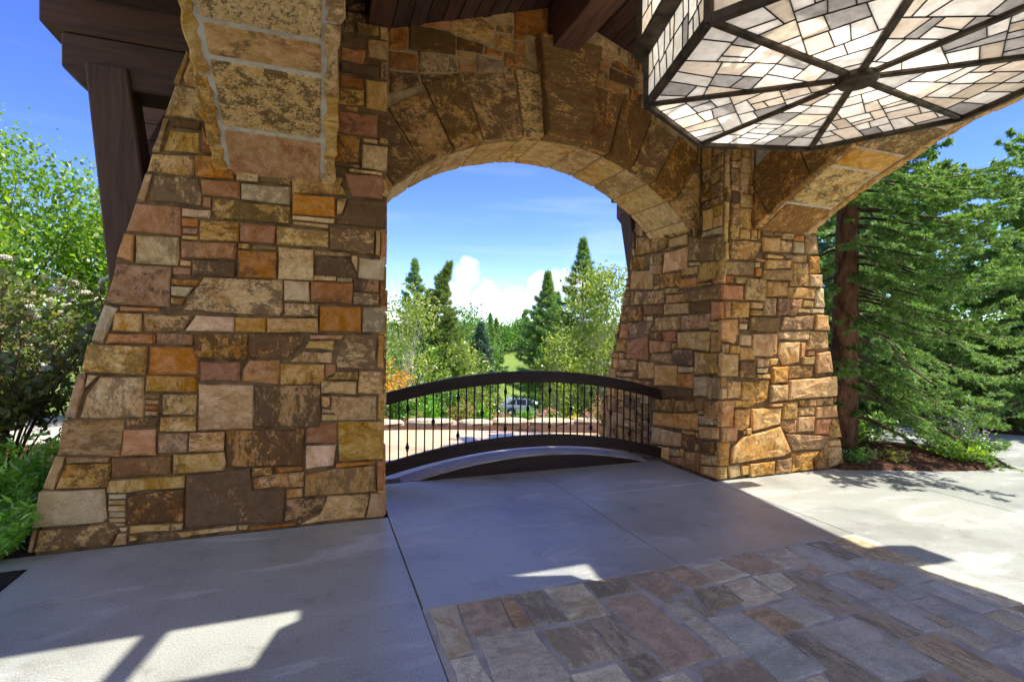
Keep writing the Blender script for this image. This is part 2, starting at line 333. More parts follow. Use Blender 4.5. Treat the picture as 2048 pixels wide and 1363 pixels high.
class MB:
    def __init__(s): s.v = []; s.f = []
    def add(s, v, f):
        b = len(s.v); s.v += [tuple(q) for q in v]; s.f += [[i+b for i in q] for q in f]; return s
    def box(s, x0, y0, z0, x1, y1, z1):
        return s.add([(x0,y0,z0),(x1,y0,z0),(x1,y1,z0),(x0,y1,z0),(x0,y0,z1),(x1,y0,z1),(x1,y1,z1),(x0,y1,z1)],
                     [[3,2,1,0],[4,5,6,7],[0,1,5,4],[1,2,6,5],[2,3,7,6],[3,0,4,7]])
    def hexa(s, p):   # 4 bottom, 4 top points
        return s.add(p, [[3,2,1,0],[4,5,6,7],[0,1,5,4],[1,2,6,5],[2,3,7,6],[3,0,4,7]])
    def prism(s, poly, y0, y1, ax='y'):   # polygon in (x,z) extruded along y (or (y,z) along x, (x,y) along z)
        mk = {'y': lambda a, b, t: (a, t, b), 'x': lambda a, b, t: (t, a, b), 'z': lambda a, b, t: (a, b, t)}[ax]
        n = len(poly); v = [mk(a, b, y0) for a, b in poly]+[mk(a, b, y1) for a, b in poly]
        return s.add(v, [list(range(n))[::-1], list(range(n, 2*n))]+[[i, (i+1) % n, n+(i+1) % n, n+i] for i in range(n)])
    def bar(s, a, b, w, h=None, up=(0, 0, 1)):
        a = Vector(a); b = Vector(b); d = (b-a).normalized(); h = h or w
        sd = d.cross(Vector(up))
        if sd.length < 1e-4: sd = d.cross(Vector((1, 0, 0)))
        sd.normalize(); u = sd.cross(d); sd *= w/2; u *= h/2
        return s.hexa([a-sd-u, a+sd-u, b+sd-u, b-sd-u, a-sd+u, a+sd+u, b+sd+u, b-sd+u])
    def tube(s, pts, rad, n=8, cap=True):
        b = len(s.v); pts = [Vector(p) for p in pts]; k = len(pts)
        if isinstance(rad, (int, float)): rad = [rad]*k
        t0 = (pts[1]-pts[0]).normalized(); x = t0.orthogonal().normalized()
        for i in range(k):
            t = (pts[min(i+1, k-1)]-pts[max(i-1, 0)]).normalized()
            x = (x-t*x.dot(t)).normalized(); y = t.cross(x)
            for j in range(n):
                a = 2*math.pi*j/n; s.v.append(tuple(pts[i]+(x*math.cos(a)+y*math.sin(a))*rad[i]))
        for i in range(k-1):
            for j in range(n):
                s.f.append([b+i*n+j, b+i*n+(j+1) % n, b+(i+1)*n+(j+1) % n, b+(i+1)*n+j])
        if cap: s.f.append([b+j for j in range(n)][::-1]); s.f.append([b+(k-1)*n+j for j in range(n)])
        return s
    def lathe(s, c, prof, n=12):
        b = len(s.v)
        for r_, z in prof:
            for j in range(n): a = 2*math.pi*j/n; s.v.append((c[0]+r_*math.cos(a), c[1]+r_*math.sin(a), c[2]+z))
        for i in range(len(prof)-1):
            for j in range(n): s.f.append([b+i*n+j, b+i*n+(j+1) % n, b+(i+1)*n+(j+1) % n, b+(i+1)*n+j])
        s.f.append([b+j for j in range(n)][::-1]); s.f.append([b+(len(prof)-1)*n+j for j in range(n)])
        return s
    def build(s, name, mat, parent=None, smooth=False): return mesh_obj(name, s.v, s.f, mat, parent, smooth)
def bevel(o, wd, seg=1):
    b = o.modifiers.new('bevel', 'BEVEL'); b.width = wd; b.segments = seg; b.limit_method = 'ANGLE'; return o
def area(p): return .5*sum(p[i][0]*p[(i+1) % len(p)][1]-p[(i+1) % len(p)][0]*p[i][1] for i in range(len(p)))
def parse(txt):
    o = []
    for l in txt.strip().splitlines():
        a = l.split(); v = [int(q)/1000 for q in a[1:]]; o.append((a[0], list(zip(v[::2], v[1::2]))))
    return o
def inset(p, g):
    n = len(p); o = []
    for i in range(n):
        a, b, c = Vector(p[i-1]), Vector(p[i]), Vector(p[(i+1) % n])
        d1 = (b-a); d2 = (c-b)
        if d1.length < 1e-6 or d2.length < 1e-6: o.append(tuple(b)); continue
        d1.normalize(); d2.normalize()
        n1 = Vector((-d1.y, d1.x)); n2 = Vector((-d2.y, d2.x)); k = n1+n2
        den = max(.35, 1+n1.dot(n2)); o.append(tuple(b+k*(g/den)))
    return o
def stone_mesh(poly, gap, bev, prof, depth, rough, rg):
    """rough faced stone: returns verts (u, v, out) and faces"""
    if area(poly) < 0: poly = poly[::-1]
    p = inset(poly, gap)
    if area(p) < .0002: p = poly
    q = []
    for i in range(len(p)):
        a, b = Vector(p[i]), Vector(p[(i+1) % len(p)]); L = (b-a).length
        k = max(1, min(5, int(L/.085))); nn = Vector((-(b-a).y, (b-a).x))
        if L > 0: nn /= L
        for j in range(k):
            t = j/k; r_ = rough if j else rough*.6
            q.append(a+(b-a)*t+nn*rg.uniform(-r_*.3, r_))
    n = len(q); c = sum(q, Vector((0, 0)))/n
    out_ = prof
    ring0 = [(v.x, v.y, -depth) for v in q]
    ring1 = [(v.x, v.y, out_-bev*rg.uniform(.7, 1.5)) for v in q]
    ring2 = []
    for v in q:
        d = c-v; L = d.length; b_ = min(bev*rg.uniform(.8, 1.6), L*.4)
        w_ = v+d*(b_/max(L, 1e-6)); ring2.append((w_.x, w_.y, out_+rg.uniform(-.25, .25)*bev))
    V = ring0+ring1+ring2; Fc = []
    for k in (0, 1):
        for i in range(n):
            j = (i+1) % n; Fc.append([k*n+i, k*n+j, (k+1)*n+j, (k+1)*n+i])
    # inner ring for relief on larger stones
    if abs(area(poly)) > .02 and n >= 6:
        r3 = []
        for v in ring2:
            d = Vector((c.x-v[0], c.y-v[1])); w_ = Vector((v[0], v[1]))+d*.42
            r3.append((w_.x, w_.y, out_+rg.uniform(-.3, 1.0)*bev))
        V += r3
        for i in range(n):
            j = (i+1) % n; Fc.append([2*n+i, 2*n+j, 3*n+j, 3*n+i])
        Fc.append([3*n+i for i in range(n)])
    else: Fc.append([2*n+i for i in range(n)])
    return V, Fc
def stones(txt, mapf, parent, mats, name='stone', gap=.003, bev=.009, depth=.05, rough=.005, proud=(-.004, .014), flip=False, seed=3):
    rg = random.Random(seed); rl = root_loc(parent)
    for c, poly in parse(txt):
        a = abs(area(poly))
        if a < .0006: continue
        V, Fc = stone_mesh(poly, gap, bev if a > .01 else bev*.6, rg.uniform(*proud), depth, rough if a > .01 else rough*.5, rg)
        P3 = [mapf(*v) for v in V]
        if flip: Fc = [f[::-1] for f in Fc]
        mesh_obj(name, P3, Fc, mats[c], parent)

# ------------------------------------------------------------------ ground, drive, paving
XC, YC = 2.235, 1.64
def sst(a, b, t): t = np.clip((t-a)/(b-a), 0, 1); return t*t*(3-2*t)
def terrain(x, y):
    x = np.asarray(x, dtype=float); y = np.asarray(y, dtype=float)
    r_ = np.hypot(x, y); az = np.degrees(np.arctan2(x, y))
    mk = sst(-9, 3, az)*(1-sst(33, 44, az))
    prof = np.interp(r_, [0, 9.4, 10.2, 12, 20, 30, 40, 58, 66, 80, 100, 150, 400, 1500], [-.16, -.2, -.5, -1.2, -3.1, -4.7, -5.95, -5.95, -5.4, -4.0, -2.2, .5, 6, 20])
    side = np.interp(r_, [0, 10, 30, 100, 400, 1500], [-.16, -.16, -.5, -.6, 4, 20])
    bump = .25*np.sin(x*.21+1)*np.sin(y*.17)*sst(14, 30, r_)*(1-(sst(34, 40, r_)*(1-sst(58, 64, r_))))
    return side*(1-mk)+prof*mk+bump
g_ = np.linspace(-1, 1, 181); g_ = np.sign(g_)*(np.abs(g_)*40+np.abs(g_)**4*1400)
gx, gy = np.meshgrid(g_+2, g_+8); gz = terrain(gx, gy)
N = len(g_); idx = np.arange(N*N).reshape(N, N)
Fq = np.stack([idx[:-1, :-1], idx[:-1, 1:], idx[1:, 1:], idx[1:, :-1]], -1).reshape(-1, 4)
tag(fast_mesh('ground', np.stack([gx, gy, gz], -1).reshape(-1, 3), Fq, GRASSG, smooth=True), kind='structure')
def sheet(name, poly, z, mat, kind='structure', step=None, off=0, thick=None):
    v = [(x, y, (z if z is not None else float(terrain(x, y)))+off) for x, y in poly]
    o = mesh_obj(name, v, [list(range(len(v)))], mat); tag(o, kind=kind); return o
drive = mesh_obj('driveway', [(-12,-9,-.03),(16,-9,-.03),(16,5.55,-.03),(-12,5.55,-.03)], [[0,1,2,3]], JOINT); tag(drive, kind='structure')
def slab(x0, y0, x1, y1):
    g = .004
    mb = MB(); mb.box(x0+g, y0+g, -.10, x1-g, y1-g, 0)
    bevel(mb.build('slab', CONC, drive), .004)
for a in ((-12,-9,.54,.9),(-12,.9,.54,4.31),(.54,2.797,2.25,4.31),(2.25,2.797,3.88,4.31),(.54,4.31,2.25,5.275),(2.25,4.31,3.88,5.275),
          (3.88,-9,5.745,1.2),(3.88,1.2,5.745,4.31),(5.745,-9,10.2,1.9),(10.2,-9,16,1.9),(.54,-9,3.88,-2.0)): slab(*a)
# eastern part of the drive with a curved back edge
MB().prism([(5.75,1.904),(16,1.904),(16,3.2),(10.6,4.75),(9.9,5.75),(8.9,6.45),(7.6,7.4),(6.6,9.2),(5.9,9.2),(5.9,4.3),(5.75,4.3)], -.10, 0, 'z').build('slab', CONC, drive)
paving = mesh_obj('flagstone_paving', [(.536,-2,.003),(3.884,-2,.003),(3.884,2.799,.003),(.536,2.799,.003)], [[0,1,2,3]], FMORTAR); tag(paving, kind='structure')

# facing stones as polygons in millimetres on their wall or floor plane, first letter = kind of stone
LEFT = """
y -911 3527 -889 3495 -951 3264 -992 3278
m -885 3467 -840 3446 -830 3263 -916 3263 -929 3326
y -979 3259 -830 3256 -806 3031 -1047 3022 -1022 3121
s -1047 3015 -1010 3014 -1065 2766 -1120 2759
d -1010 3021 -812 3022 -818 2955 -1003 2949
y -1015 2940 -818 2947 -815 2785 -1058 2774
o -805 2994 -772 2880 -713 2798 -805 2794
t -1120 2752 -856 2779 -856 2620 -1150 2618
o -856 2772 -706 2784 -686 2749 -610 2737 -596 2622 -849 2615
y -599 2735 -427 2726 -434 2625 -585 2618
t -432 2721 -212 2721 -215 2626 -437 2625
s -1156 2610 -1113 2608 -1155 2402 -1210 2404
t -1113 2605 -827 2614 -803 2474 -803 2412 -1143 2407
r -823 2610 -558 2611 -557 2485 -803 2489
g -558 2606 -211 2619 -214 2470 -554 2485
r -803 2482 -744 2481 -746 2400 -803 2405
r -1216 2393 -935 2395 -934 2182 -1267 2188
p -935 2387 -744 2391 -754 2324 -935 2323
t -742 2475 -214 2465 -205 2329 -717 2323 -744 2388
o -935 2317 -826 2315 -829 2254 -935 2252
r -935 2246 -829 2249 -829 2205 -934 2199
t -824 2312 -559 2317 -561 2169 -824 2160
y -934 2193 -825 2193 -829 2160 -934 2161
r -559 2314 -316 2307 -318 2167 -558 2170
o -1279 2180 -1215 2171 -1220 1973 -1322 2010
g -1213 2171 -947 2178 -940 2049 -954 1968 -1214 1971
o -940 2155 -577 2161 -579 2036 -940 2028
y -314 2312 66 2307 67 2167 -313 2164
y -571 2161 -486 2161 -489 2118 -571 2118
s -486 2155 -304 2157 -307 2121 -486 2118
r -575 2109 -304 2115 -305 1906 -574 1899
y -301 2153 -46 2148 -44 1903 -300 1903
p -941 2013 -870 2009 -872 1969 -941 1972
r -986 1962 -869 1961 -872 1905 -989 1903
d -870 2018 -586 2023 -585 1904 -869 1899
s -207 2725 170 2734 155 2671 202 2592 -206 2565
r 174 2767 479 2779 476 2584 241 2588 201 2668
o -203 2573 113 2574 111 2408 -205 2405
y 122 2554 202 2572 164 2445 120 2425
d 202 2569 502 2573 501 2348 116 2360 161 2445
y -202 2400 111 2402 108 2359 -202 2361
s -197 2358 66 2352 63 2317 -197 2330
t 70 2337 418 2336 415 2130 72 2152
s 420 2333 459 2333 457 2128 418 2134
o 459 2333 504 2332 503 2126 457 2128
s -41 2144 237 2142 234 2106 -41 2104
d -41 2101 229 2097 278 1977 270 1918 -40 1932
y 237 2122 284 2117 282 1994 234 2081
g 284 2112 503 2109 501 1929 286 1941
d 190 4130 328 4162 329 4080 191 4059
d 180 4051 240 4057 242 3887 168 3877
d 243 4055 331 4067 337 3987 244 3976
t 246 3971 435 3984 435 3884 266 3887
y 438 3980 506 3989 507 3882 444 3880
d 145 3867 338 3869 339 3786 146 3790
t 341 3864 505 3876 503 3724 348 3721
o 143 3763 333 3774 324 3650 141 3648
d 330 3707 448 3708 443 3656 321 3655
d 144 3637 313 3643 443 3645 438 3560 144 3556
d 446 3702 503 3707 501 3561 447 3562
r 137 3547 324 3545 323 3450 133 3444
t 324 3539 505 3550 503 3302 335 3308
t 128 3432 323 3445 326 3318 123 3301
r 124 3257 430 3273 426 3082 120 3087
d 439 3280 513 3281 512 3089 435 3111
d 113 3081 296 3075 287 2868 108 2856
p 316 3066 435 3067 432 3030 314 3033
y 311 3016 513 3021 511 2818 307 2826
d 106 2845 303 2848 288 2818 101 2812
y 211 2809 473 2807 467 2776 211 2781
d -1322 1970 -993 1962 -998 1670 -1386 1680
o -996 1881 -804 1874 -833 1826 -998 1832
w -998 1824 -854 1822 -897 1747 -995 1754
y -995 1743 -904 1738 -925 1688 -998 1693
t -790 1898 -264 1907 -257 1669 -289 1625 -927 1652 -897 1750 -826 1843
g -261 1904 -76 1900 -68 1736 -256 1741
r -68 1901 252 1903 250 1732 -67 1733
y -43 1949 124 1946 121 1910 -43 1907
y 124 1940 248 1943 245 1903 125 1904
d 252 1939 460 1939 458 1833 252 1838
t 252 1831 458 1824 455 1728 253 1733
r 460 1935 504 1933 502 1726 459 1728
w -1393 1680 -1306 1664 -1345 1553 -1396 1408 -1469 1426 -1438 1551
o -1302 1670 -1064 1665 -1067 1635 -1302 1635
y -1334 1625 -1170 1623 -1172 1489 -1347 1493
t -1165 1620 -861 1621 -924 1499 -1164 1492
p -842 1622 -590 1615 -592 1496 -913 1499
m -590 1611 -372 1613 -375 1496 -589 1496
y -372 1609 -8 1621 -7 1500 -371 1496
t -253 1727 -9 1724 -11 1625 -256 1626
o -2 1717 320 1716 318 1505 -4 1508
g 323 1713 506 1715 504 1507 322 1508
o -1363 1483 -1085 1480 -1090 1406 -1383 1408
r -1085 1487 -853 1483 -855 1397 -1090 1403
d -853 1483 -501 1487 -503 1290 -852 1305
d -498 1484 -86 1485 -151 1383 -223 1299 -497 1307
o -73 1485 191 1488 166 1448 -70 1450
y -81 1441 115 1441 107 1362 -105 1376
y -121 1362 108 1353 102 1261 -221 1274
t 196 1496 439 1499 438 1203 130 1218 121 1293
s 446 1502 504 1499 503 1206 445 1210
y -1488 1404 -1131 1396 -1144 1187 -1523 1212
o -1131 1393 -860 1386 -823 1298 -826 1186 -1131 1190
r -817 1285 -549 1280 -548 1127 -811 1136
o -500 1297 -282 1289 -284 1097 -537 1130 -542 1212
t -279 1264 45 1255 43 1129 8 1094 -281 1097
r 45 1258 123 1254 130 1185 46 1144
t 130 1200 300 1194 293 1125 63 1136
t 16 1126 286 1114 284 1008 16 1026
y 300 1198 500 1191 498 1002 287 1015
s -1538 1209 -1490 1202 -1500 1100 -1547 900 -1612 908
y -1485 1198 -1421 1192 -1495 1105
y -1419 1186 -1155 1175 -1154 887 -1531 896 -1497 1053
m -1147 1188 -828 1176 -828 1057 -1152 1072
t -1152 1059 -1064 1053 -1067 1018 -1152 1024
t -1152 1017 -1067 1011 -1070 976 -1151 982
r -1151 976 -1070 969 -1072 937 -1151 943
t -1151 937 -1069 931 -1072 898 -1151 902
t -1057 1053 -828 1050 -830 884 -1057 894
p -828 1120 -453 1108 -457 765 -830 778
d -453 1101 13 1094 15 758 -454 782
m 17 1005 84 1003 85 913 17 916
w 22 908 119 897 119 867 23 872
w 18 862 150 853 147 806 15 808
t 89 1006 447 992 445 796 150 806 85 899
y 451 992 505 990 507 795 452 797
s -1625 891 -1264 881 -1276 713 -1296 613 -1655 654
d -1260 890 -1064 888 -1072 814 -1264 827
y -1058 888 -833 885 -835 772 -1061 781
o -1273 812 -1080 808 -1082 617 -1292 624
s -1077 775 -881 765 -886 620 -1077 626
y -881 771 -648 765 -650 620 -883 629
d -645 772 -106 754 -109 467 -632 497 -644 623
r -101 757 1 798 143 792 141 625 -100 637
p -100 626 141 622 122 442 -102 428
t 143 799 503 786 502 469 153 476
s -1667 652 -1606 641 -1612 600 -1664 415 -1734 434
y -1602 644 -1350 620 -1355 589 -1593 597
t -1599 594 -1347 582 -1349 414 -1655 430
m -1347 620 -984 613 -987 473 -1347 477
y -979 616 -652 617 -632 521 -651 472 -982 472
t -468 479 -321 477 -329 416 -467 419
o -321 473 -112 471 -115 429 -296 426
m -461 402 -292 419 -99 420 -103 300 -467 313
o 132 467 434 466 430 437 129 431
s -98 397 119 424 429 428 449 212 -101 225
r 448 463 510 464 508 216 450 227
y -1370 463 -903 462 -905 370 -1157 372 -1265 362 -1376 373
g -1746 420 -1380 408 -1367 198 -1386 173 -1782 178
w -1367 365 -1259 358 -1259 320 -1367 327
w -1367 324 -1259 317 -1259 280 -1367 289
y -1367 286 -1259 277 -1259 237 -1367 248
w -1367 245 -1259 233 -1259 192 -1367 201
y -1367 198 -1259 189 -1259 157 -1356 165
d -1198 355 -908 364 -910 126 -1251 137 -1257 329
d -897 464 -477 485 -464 313 -234 302 -245 41 -569 62 -904 73
m -234 291 -111 294 -110 226 -234 221
d -234 216 56 205 48 124 -60 64 -245 47
y 66 216 397 203 363 5 -145 5 7 75
s 400 206 508 203 510 5 366 5
s -1782 172 -1755 165 -1781 11 -1810 18
t -1751 159 -1373 170 -1308 100 -1343 5 -1781 8
w -1343 160 -1264 151 -1268 127 -1323 134
w -1304 127 -1251 124 -1255 94 -1290 93
s -1304 89 -1253 86 -1254 5 -1340 5
y -1248 130 -991 119 -995 62 -1248 69
t -989 119 -911 117 -915 69 -988 66
y -1248 59 -1170 56 -1197 23 -1248 21
d -1163 42 -998 63 -939 18 -1143 5
y -963 50 -566 56 -563 15 -935 5
y -560 55 -490 51 -497 10 -560 14
r -485 33 -158 31 -155 5 -485 5
d -151 23 -126 19 -117 47 -145 55
t 441 3033 513 3034 511 3082 441 3085
s 177 3272 275 3265 280 3305 176 3303
t -724 3842 -697 3843 -697 3926 -725 3931
o -731 3929 -696 3931 -697 3995 -727 3990
d 354 3993 434 3991 428 4047 352 4054
d 440 3990 475 3990 483 4049 438 4052
t 482 3999 512 4001 507 4046 485 4047
"""
RIGHT_FRONT = """
t 4046 2530 4436 2547 4489 2516 4385 2338 4044 2324
y 4487 2599 4748 2609 4746 2445 4500 2441
t 4749 2590 4933 2592 4927 2457 4752 2446
o 4958 2643 5107 2662 5102 2592 4950 2591
g 4950 2581 5109 2588 5105 2457 4930 2457
s 5113 2672 5292 2686 5328 2469 5112 2455
s 3969 2306 4380 2322 4374 2165 3952 2158
o 4394 2360 4533 2355 4525 2323 4386 2327
y 4533 2355 4906 2371 4908 2280 4520 2244
t 4752 2431 5146 2442 5138 2360 4916 2354
t 4933 2345 5171 2350 5195 2091 4929 2079
m 5173 2437 5349 2448 5368 2249 5178 2239
g 5178 2226 5379 2237 5393 2097 5188 2090
o 4387 2251 4473 2256 4466 2165 4383 2161
y 4489 2243 4918 2262 4914 2144 4470 2137
r 3995 2153 4104 2159 4105 2078 3991 2077
y 4113 2148 4283 2151 4240 2072 4108 2078
o 3952 2058 4240 2060 4237 1901 3952 1899
t 4277 2144 4544 2141 4543 1895 4243 1901
s 4554 2122 4863 2125 4867 1967 4558 1955
t 4874 2069 5290 2082 5283 1952 4877 1943
w 5291 2057 5417 2088 5447 1862 5289 1857
o 3978 1887 4065 1886 4057 1709 3981 1708
t 4074 1886 4328 1888 4326 1723 4069 1710
y 4334 1888 4503 1886 4495 1822 4345 1817
y 4345 1806 4521 1799 4506 1743 4347 1740
t 4511 1941 4713 1949 4704 1748 4516 1751
d 4716 1942 5081 1945 5066 1851 4970 1755 4720 1753
y 5084 1938 5273 1932 5268 1862 5086 1861
y 5027 1845 5228 1843 5219 1791 5011 1795
w 5228 1843 5434 1849 5435 1796 5229 1791
m 3952 1691 4173 1703 4191 1544 4134 1432 3952 1472
y 4189 1656 4309 1652 4295 1592 4190 1596
t 4332 1730 4775 1733 4753 1570 4320 1581
t 4794 1741 5271 1767 5258 1607 4756 1587
m 5291 1777 5477 1775 5510 1598 5285 1602
y 4197 1539 4366 1541 4363 1416 4199 1422
m 4372 1546 4741 1560 4736 1333 4658 1297 4387 1305
y 4747 1580 5224 1594 5210 1487 4749 1490
t 5234 1587 5500 1590 5522 1395 5155 1370
y 4769 1459 5076 1466 5065 1234 4820 1199 4746 1333
o 5076 1461 5160 1456 5147 1288 5080 1283
m 4200 1404 4412 1400 4415 1262 4203 1263
s 3952 1334 4196 1329 4195 1088 3952 1093
t 4203 1251 4425 1250 4429 1060 4207 1080
m 4427 1286 4620 1280 4613 1189 4429 1186
y 4626 1280 4754 1279 4723 1212 4628 1201
w 4442 1176 4597 1179 4592 1122 4443 1124
y 4654 1188 4885 1196 4883 1010 4652 1007
t 4894 1196 5278 1202 5271 1069 4898 1051
g 5107 1295 5282 1302 5278 1212 5102 1208
m 5309 1332 5523 1362 5582 1115 5308 1101
t 4232 1040 4625 1044 4611 828 4359 753 4231 765
t 4036 1044 4232 1040 4230 852 4034 856
y 4633 991 4889 995 4887 819 4631 798
t 4898 1039 5630 1071 5650 840 4887 814
t 4125 844 4342 841 4328 754 4127 762
m 3952 839 4131 839 4129 551 3952 562
m 4136 745 4353 741 4339 552 4243 510 4135 539
y 4368 741 4805 736 4796 554 4383 491
t 4823 796 5042 799 5030 604 4811 602
y 5054 727 5324 729 5316 629 5049 628
s 5050 621 5326 623 5310 441 5044 448
m 5324 724 5434 725 5438 593 5327 591
m 5441 730 5663 737 5678 593 5438 588
r 5328 578 5571 582 5530 396 5304 408
t 5571 587 5685 587 5756 352 5525 340
m 4811 590 5037 591 5034 443 4919 437 4797 517
m 3970 559 4188 560 4170 408 3973 397
y 4268 450 4787 530 4956 238 4843 197 4095 168 4107 319
t 4863 440 5520 386 5517 226 4966 245
y 5536 326 5727 333 5748 249 5537 250
m 3952 400 4096 401 4078 145 3952 146
y 3952 139 4058 135 4069 5 3952 5
w 4066 146 4221 146 4253 26 4099 5
y 4230 134 4342 137 4338 30 4253 26
y 4341 149 4715 157 4707 5 4354 5
t 4725 164 4958 171 4952 5 4719 5
t 4960 225 5406 220 5295 102 5308 5 4956 5
t 5405 225 5499 240 5516 9 5314 5 5322 113
t 5502 252 5748 249 5808 25 5523 9
t 4263 456 4297 464 4305 505 4265 513
t 4305 464 4373 464 4367 534 4296 526
t 5317 736 5442 732 5446 822 5317 816
t 5056 737 5219 737 5221 811 5054 813
y 5223 736 5319 736 5320 815 5215 814
t 5440 740 5598 742 5597 825 5446 823
m 4635 751 4805 752 4800 784 4636 785
t 5604 765 5642 770 5645 831 5594 824
y 3946 858 4020 864 4023 973 3949 970
y 3949 972 4025 971 4024 1075 3948 1086
t 4439 1066 4623 1061 4616 1109 4434 1111
m 5157 1312 5284 1313 5275 1360 5166 1362
d 3949 1344 4058 1342 4060 1440 3955 1435
t 4062 1339 4194 1335 4192 1419 4060 1424
d 4219 1657 4312 1656 4308 1715 4215 1706
m 4188 1665 4216 1672 4223 1705 4195 1712
y 3945 2085 3977 2080 3981 2146 3950 2145
y 4868 2080 4917 2078 4914 2130 4867 2130
y 4389 2259 4459 2264 4464 2321 4390 2317
y 3970 2323 4034 2317 4026 2508 3972 2516
t 4536 2368 4774 2374 4770 2405 4545 2412
t 3970 2514 4025 2513 4024 2736 3965 2730
t 4046 2541 4159 2535 4161 2705 4052 2700
t 4156 2552 4304 2551 4302 2660 4157 2657
t 4305 2553 4394 2545 4389 2659 4306 2657
d 4395 2562 4435 2562 4439 2660 4385 2660
y 4757 2595 4926 2598 4933 2662 4760 2662
t 4490 2615 4638 2608 4645 2661 4485 2663
t 4640 2626 4744 2618 4754 2654 4642 2666
y 4162 2658 4345 2654 4337 2893 4165 2889
t 5241 2685 5282 2685 5284 2761 5237 2760
m 4055 2696 4159 2700 4158 2926 4051 2920
y 3966 2731 4026 2728 4024 2932 3976 2932
m 5239 2763 5278 2762 5274 2899 5244 2899
y 4164 2890 4342 2891 4340 3030 4165 3033
t 5243 2902 5286 2895 5281 3051 5239 3056
d 4055 2923 4163 2925 4161 3046 4047 3055
t 3969 2935 4031 2929 4032 3073 3975 3072
y 4158 3028 4289 3033 4295 3253 4160 3250
t 4291 3028 4338 3026 4342 3124 4289 3132
y 4052 3051 4157 3051 4156 3108 4054 3111
t 5235 3047 5278 3048 5278 3194 5245 3190
t 3971 3067 4034 3071 4030 3236 3969 3240
t 4054 3111 4163 3106 4157 3292 4044 3285
t 4284 3135 4338 3131 4340 3255 4295 3256
t 5237 3194 5280 3195 5285 3422 5238 3425
t 3971 3240 4026 3234 4028 3463 3966 3457
t 4164 3246 4295 3244 4285 3415 4163 3420
d 4286 3256 4339 3263 4338 3493 4293 3488
y 4053 3286 4163 3296 4162 3360 4048 3355
t 4044 3355 4156 3365 4163 3595 4053 3592
y 4166 3425 4292 3417 4292 3604 4166 3609
t 5240 3415 5284 3416 5285 3576 5243 3583
t 3945 3464 4033 3456 4032 3631 3953 3630
m 4289 3488 4335 3485 4334 3625 4294 3628
t 5236 3586 5285 3584 5276 3706 5235 3708
m 4044 3585 4154 3589 4156 3654 4054 3654
t 4161 3616 4295 3608 4291 3820 4164 3819
m 3948 3631 4030 3631 4028 3755 3944 3765
t 4295 3634 4340 3630 4337 3776 4288 3765
t 4050 3655 4156 3645 4164 3796 4050 3803
y 5235 3711 5285 3711 5278 3806 5243 3803
y 3955 3761 4031 3756 4032 3966 3950 3963
y 4288 3768 4345 3772 4340 3906 4285 3908
y 4055 3795 4158 3799 4157 3929 4052 3926
t 5243 3795 5285 3795 5280 3906 5234 3907
y 4160 3825 4295 3821 4291 3975 4154 3976
y 4284 3904 4337 3904 4341 4055 4295 4045
t 5239 3907 5285 3915 5283 4051 5234 4047
t 4054 3927 4164 3931 4164 4046 4045 4046
t 3951 3966 4036 3958 4032 4047 3949 4044
t 4162 3978 4293 3986 4296 4045 4158 4045
"""
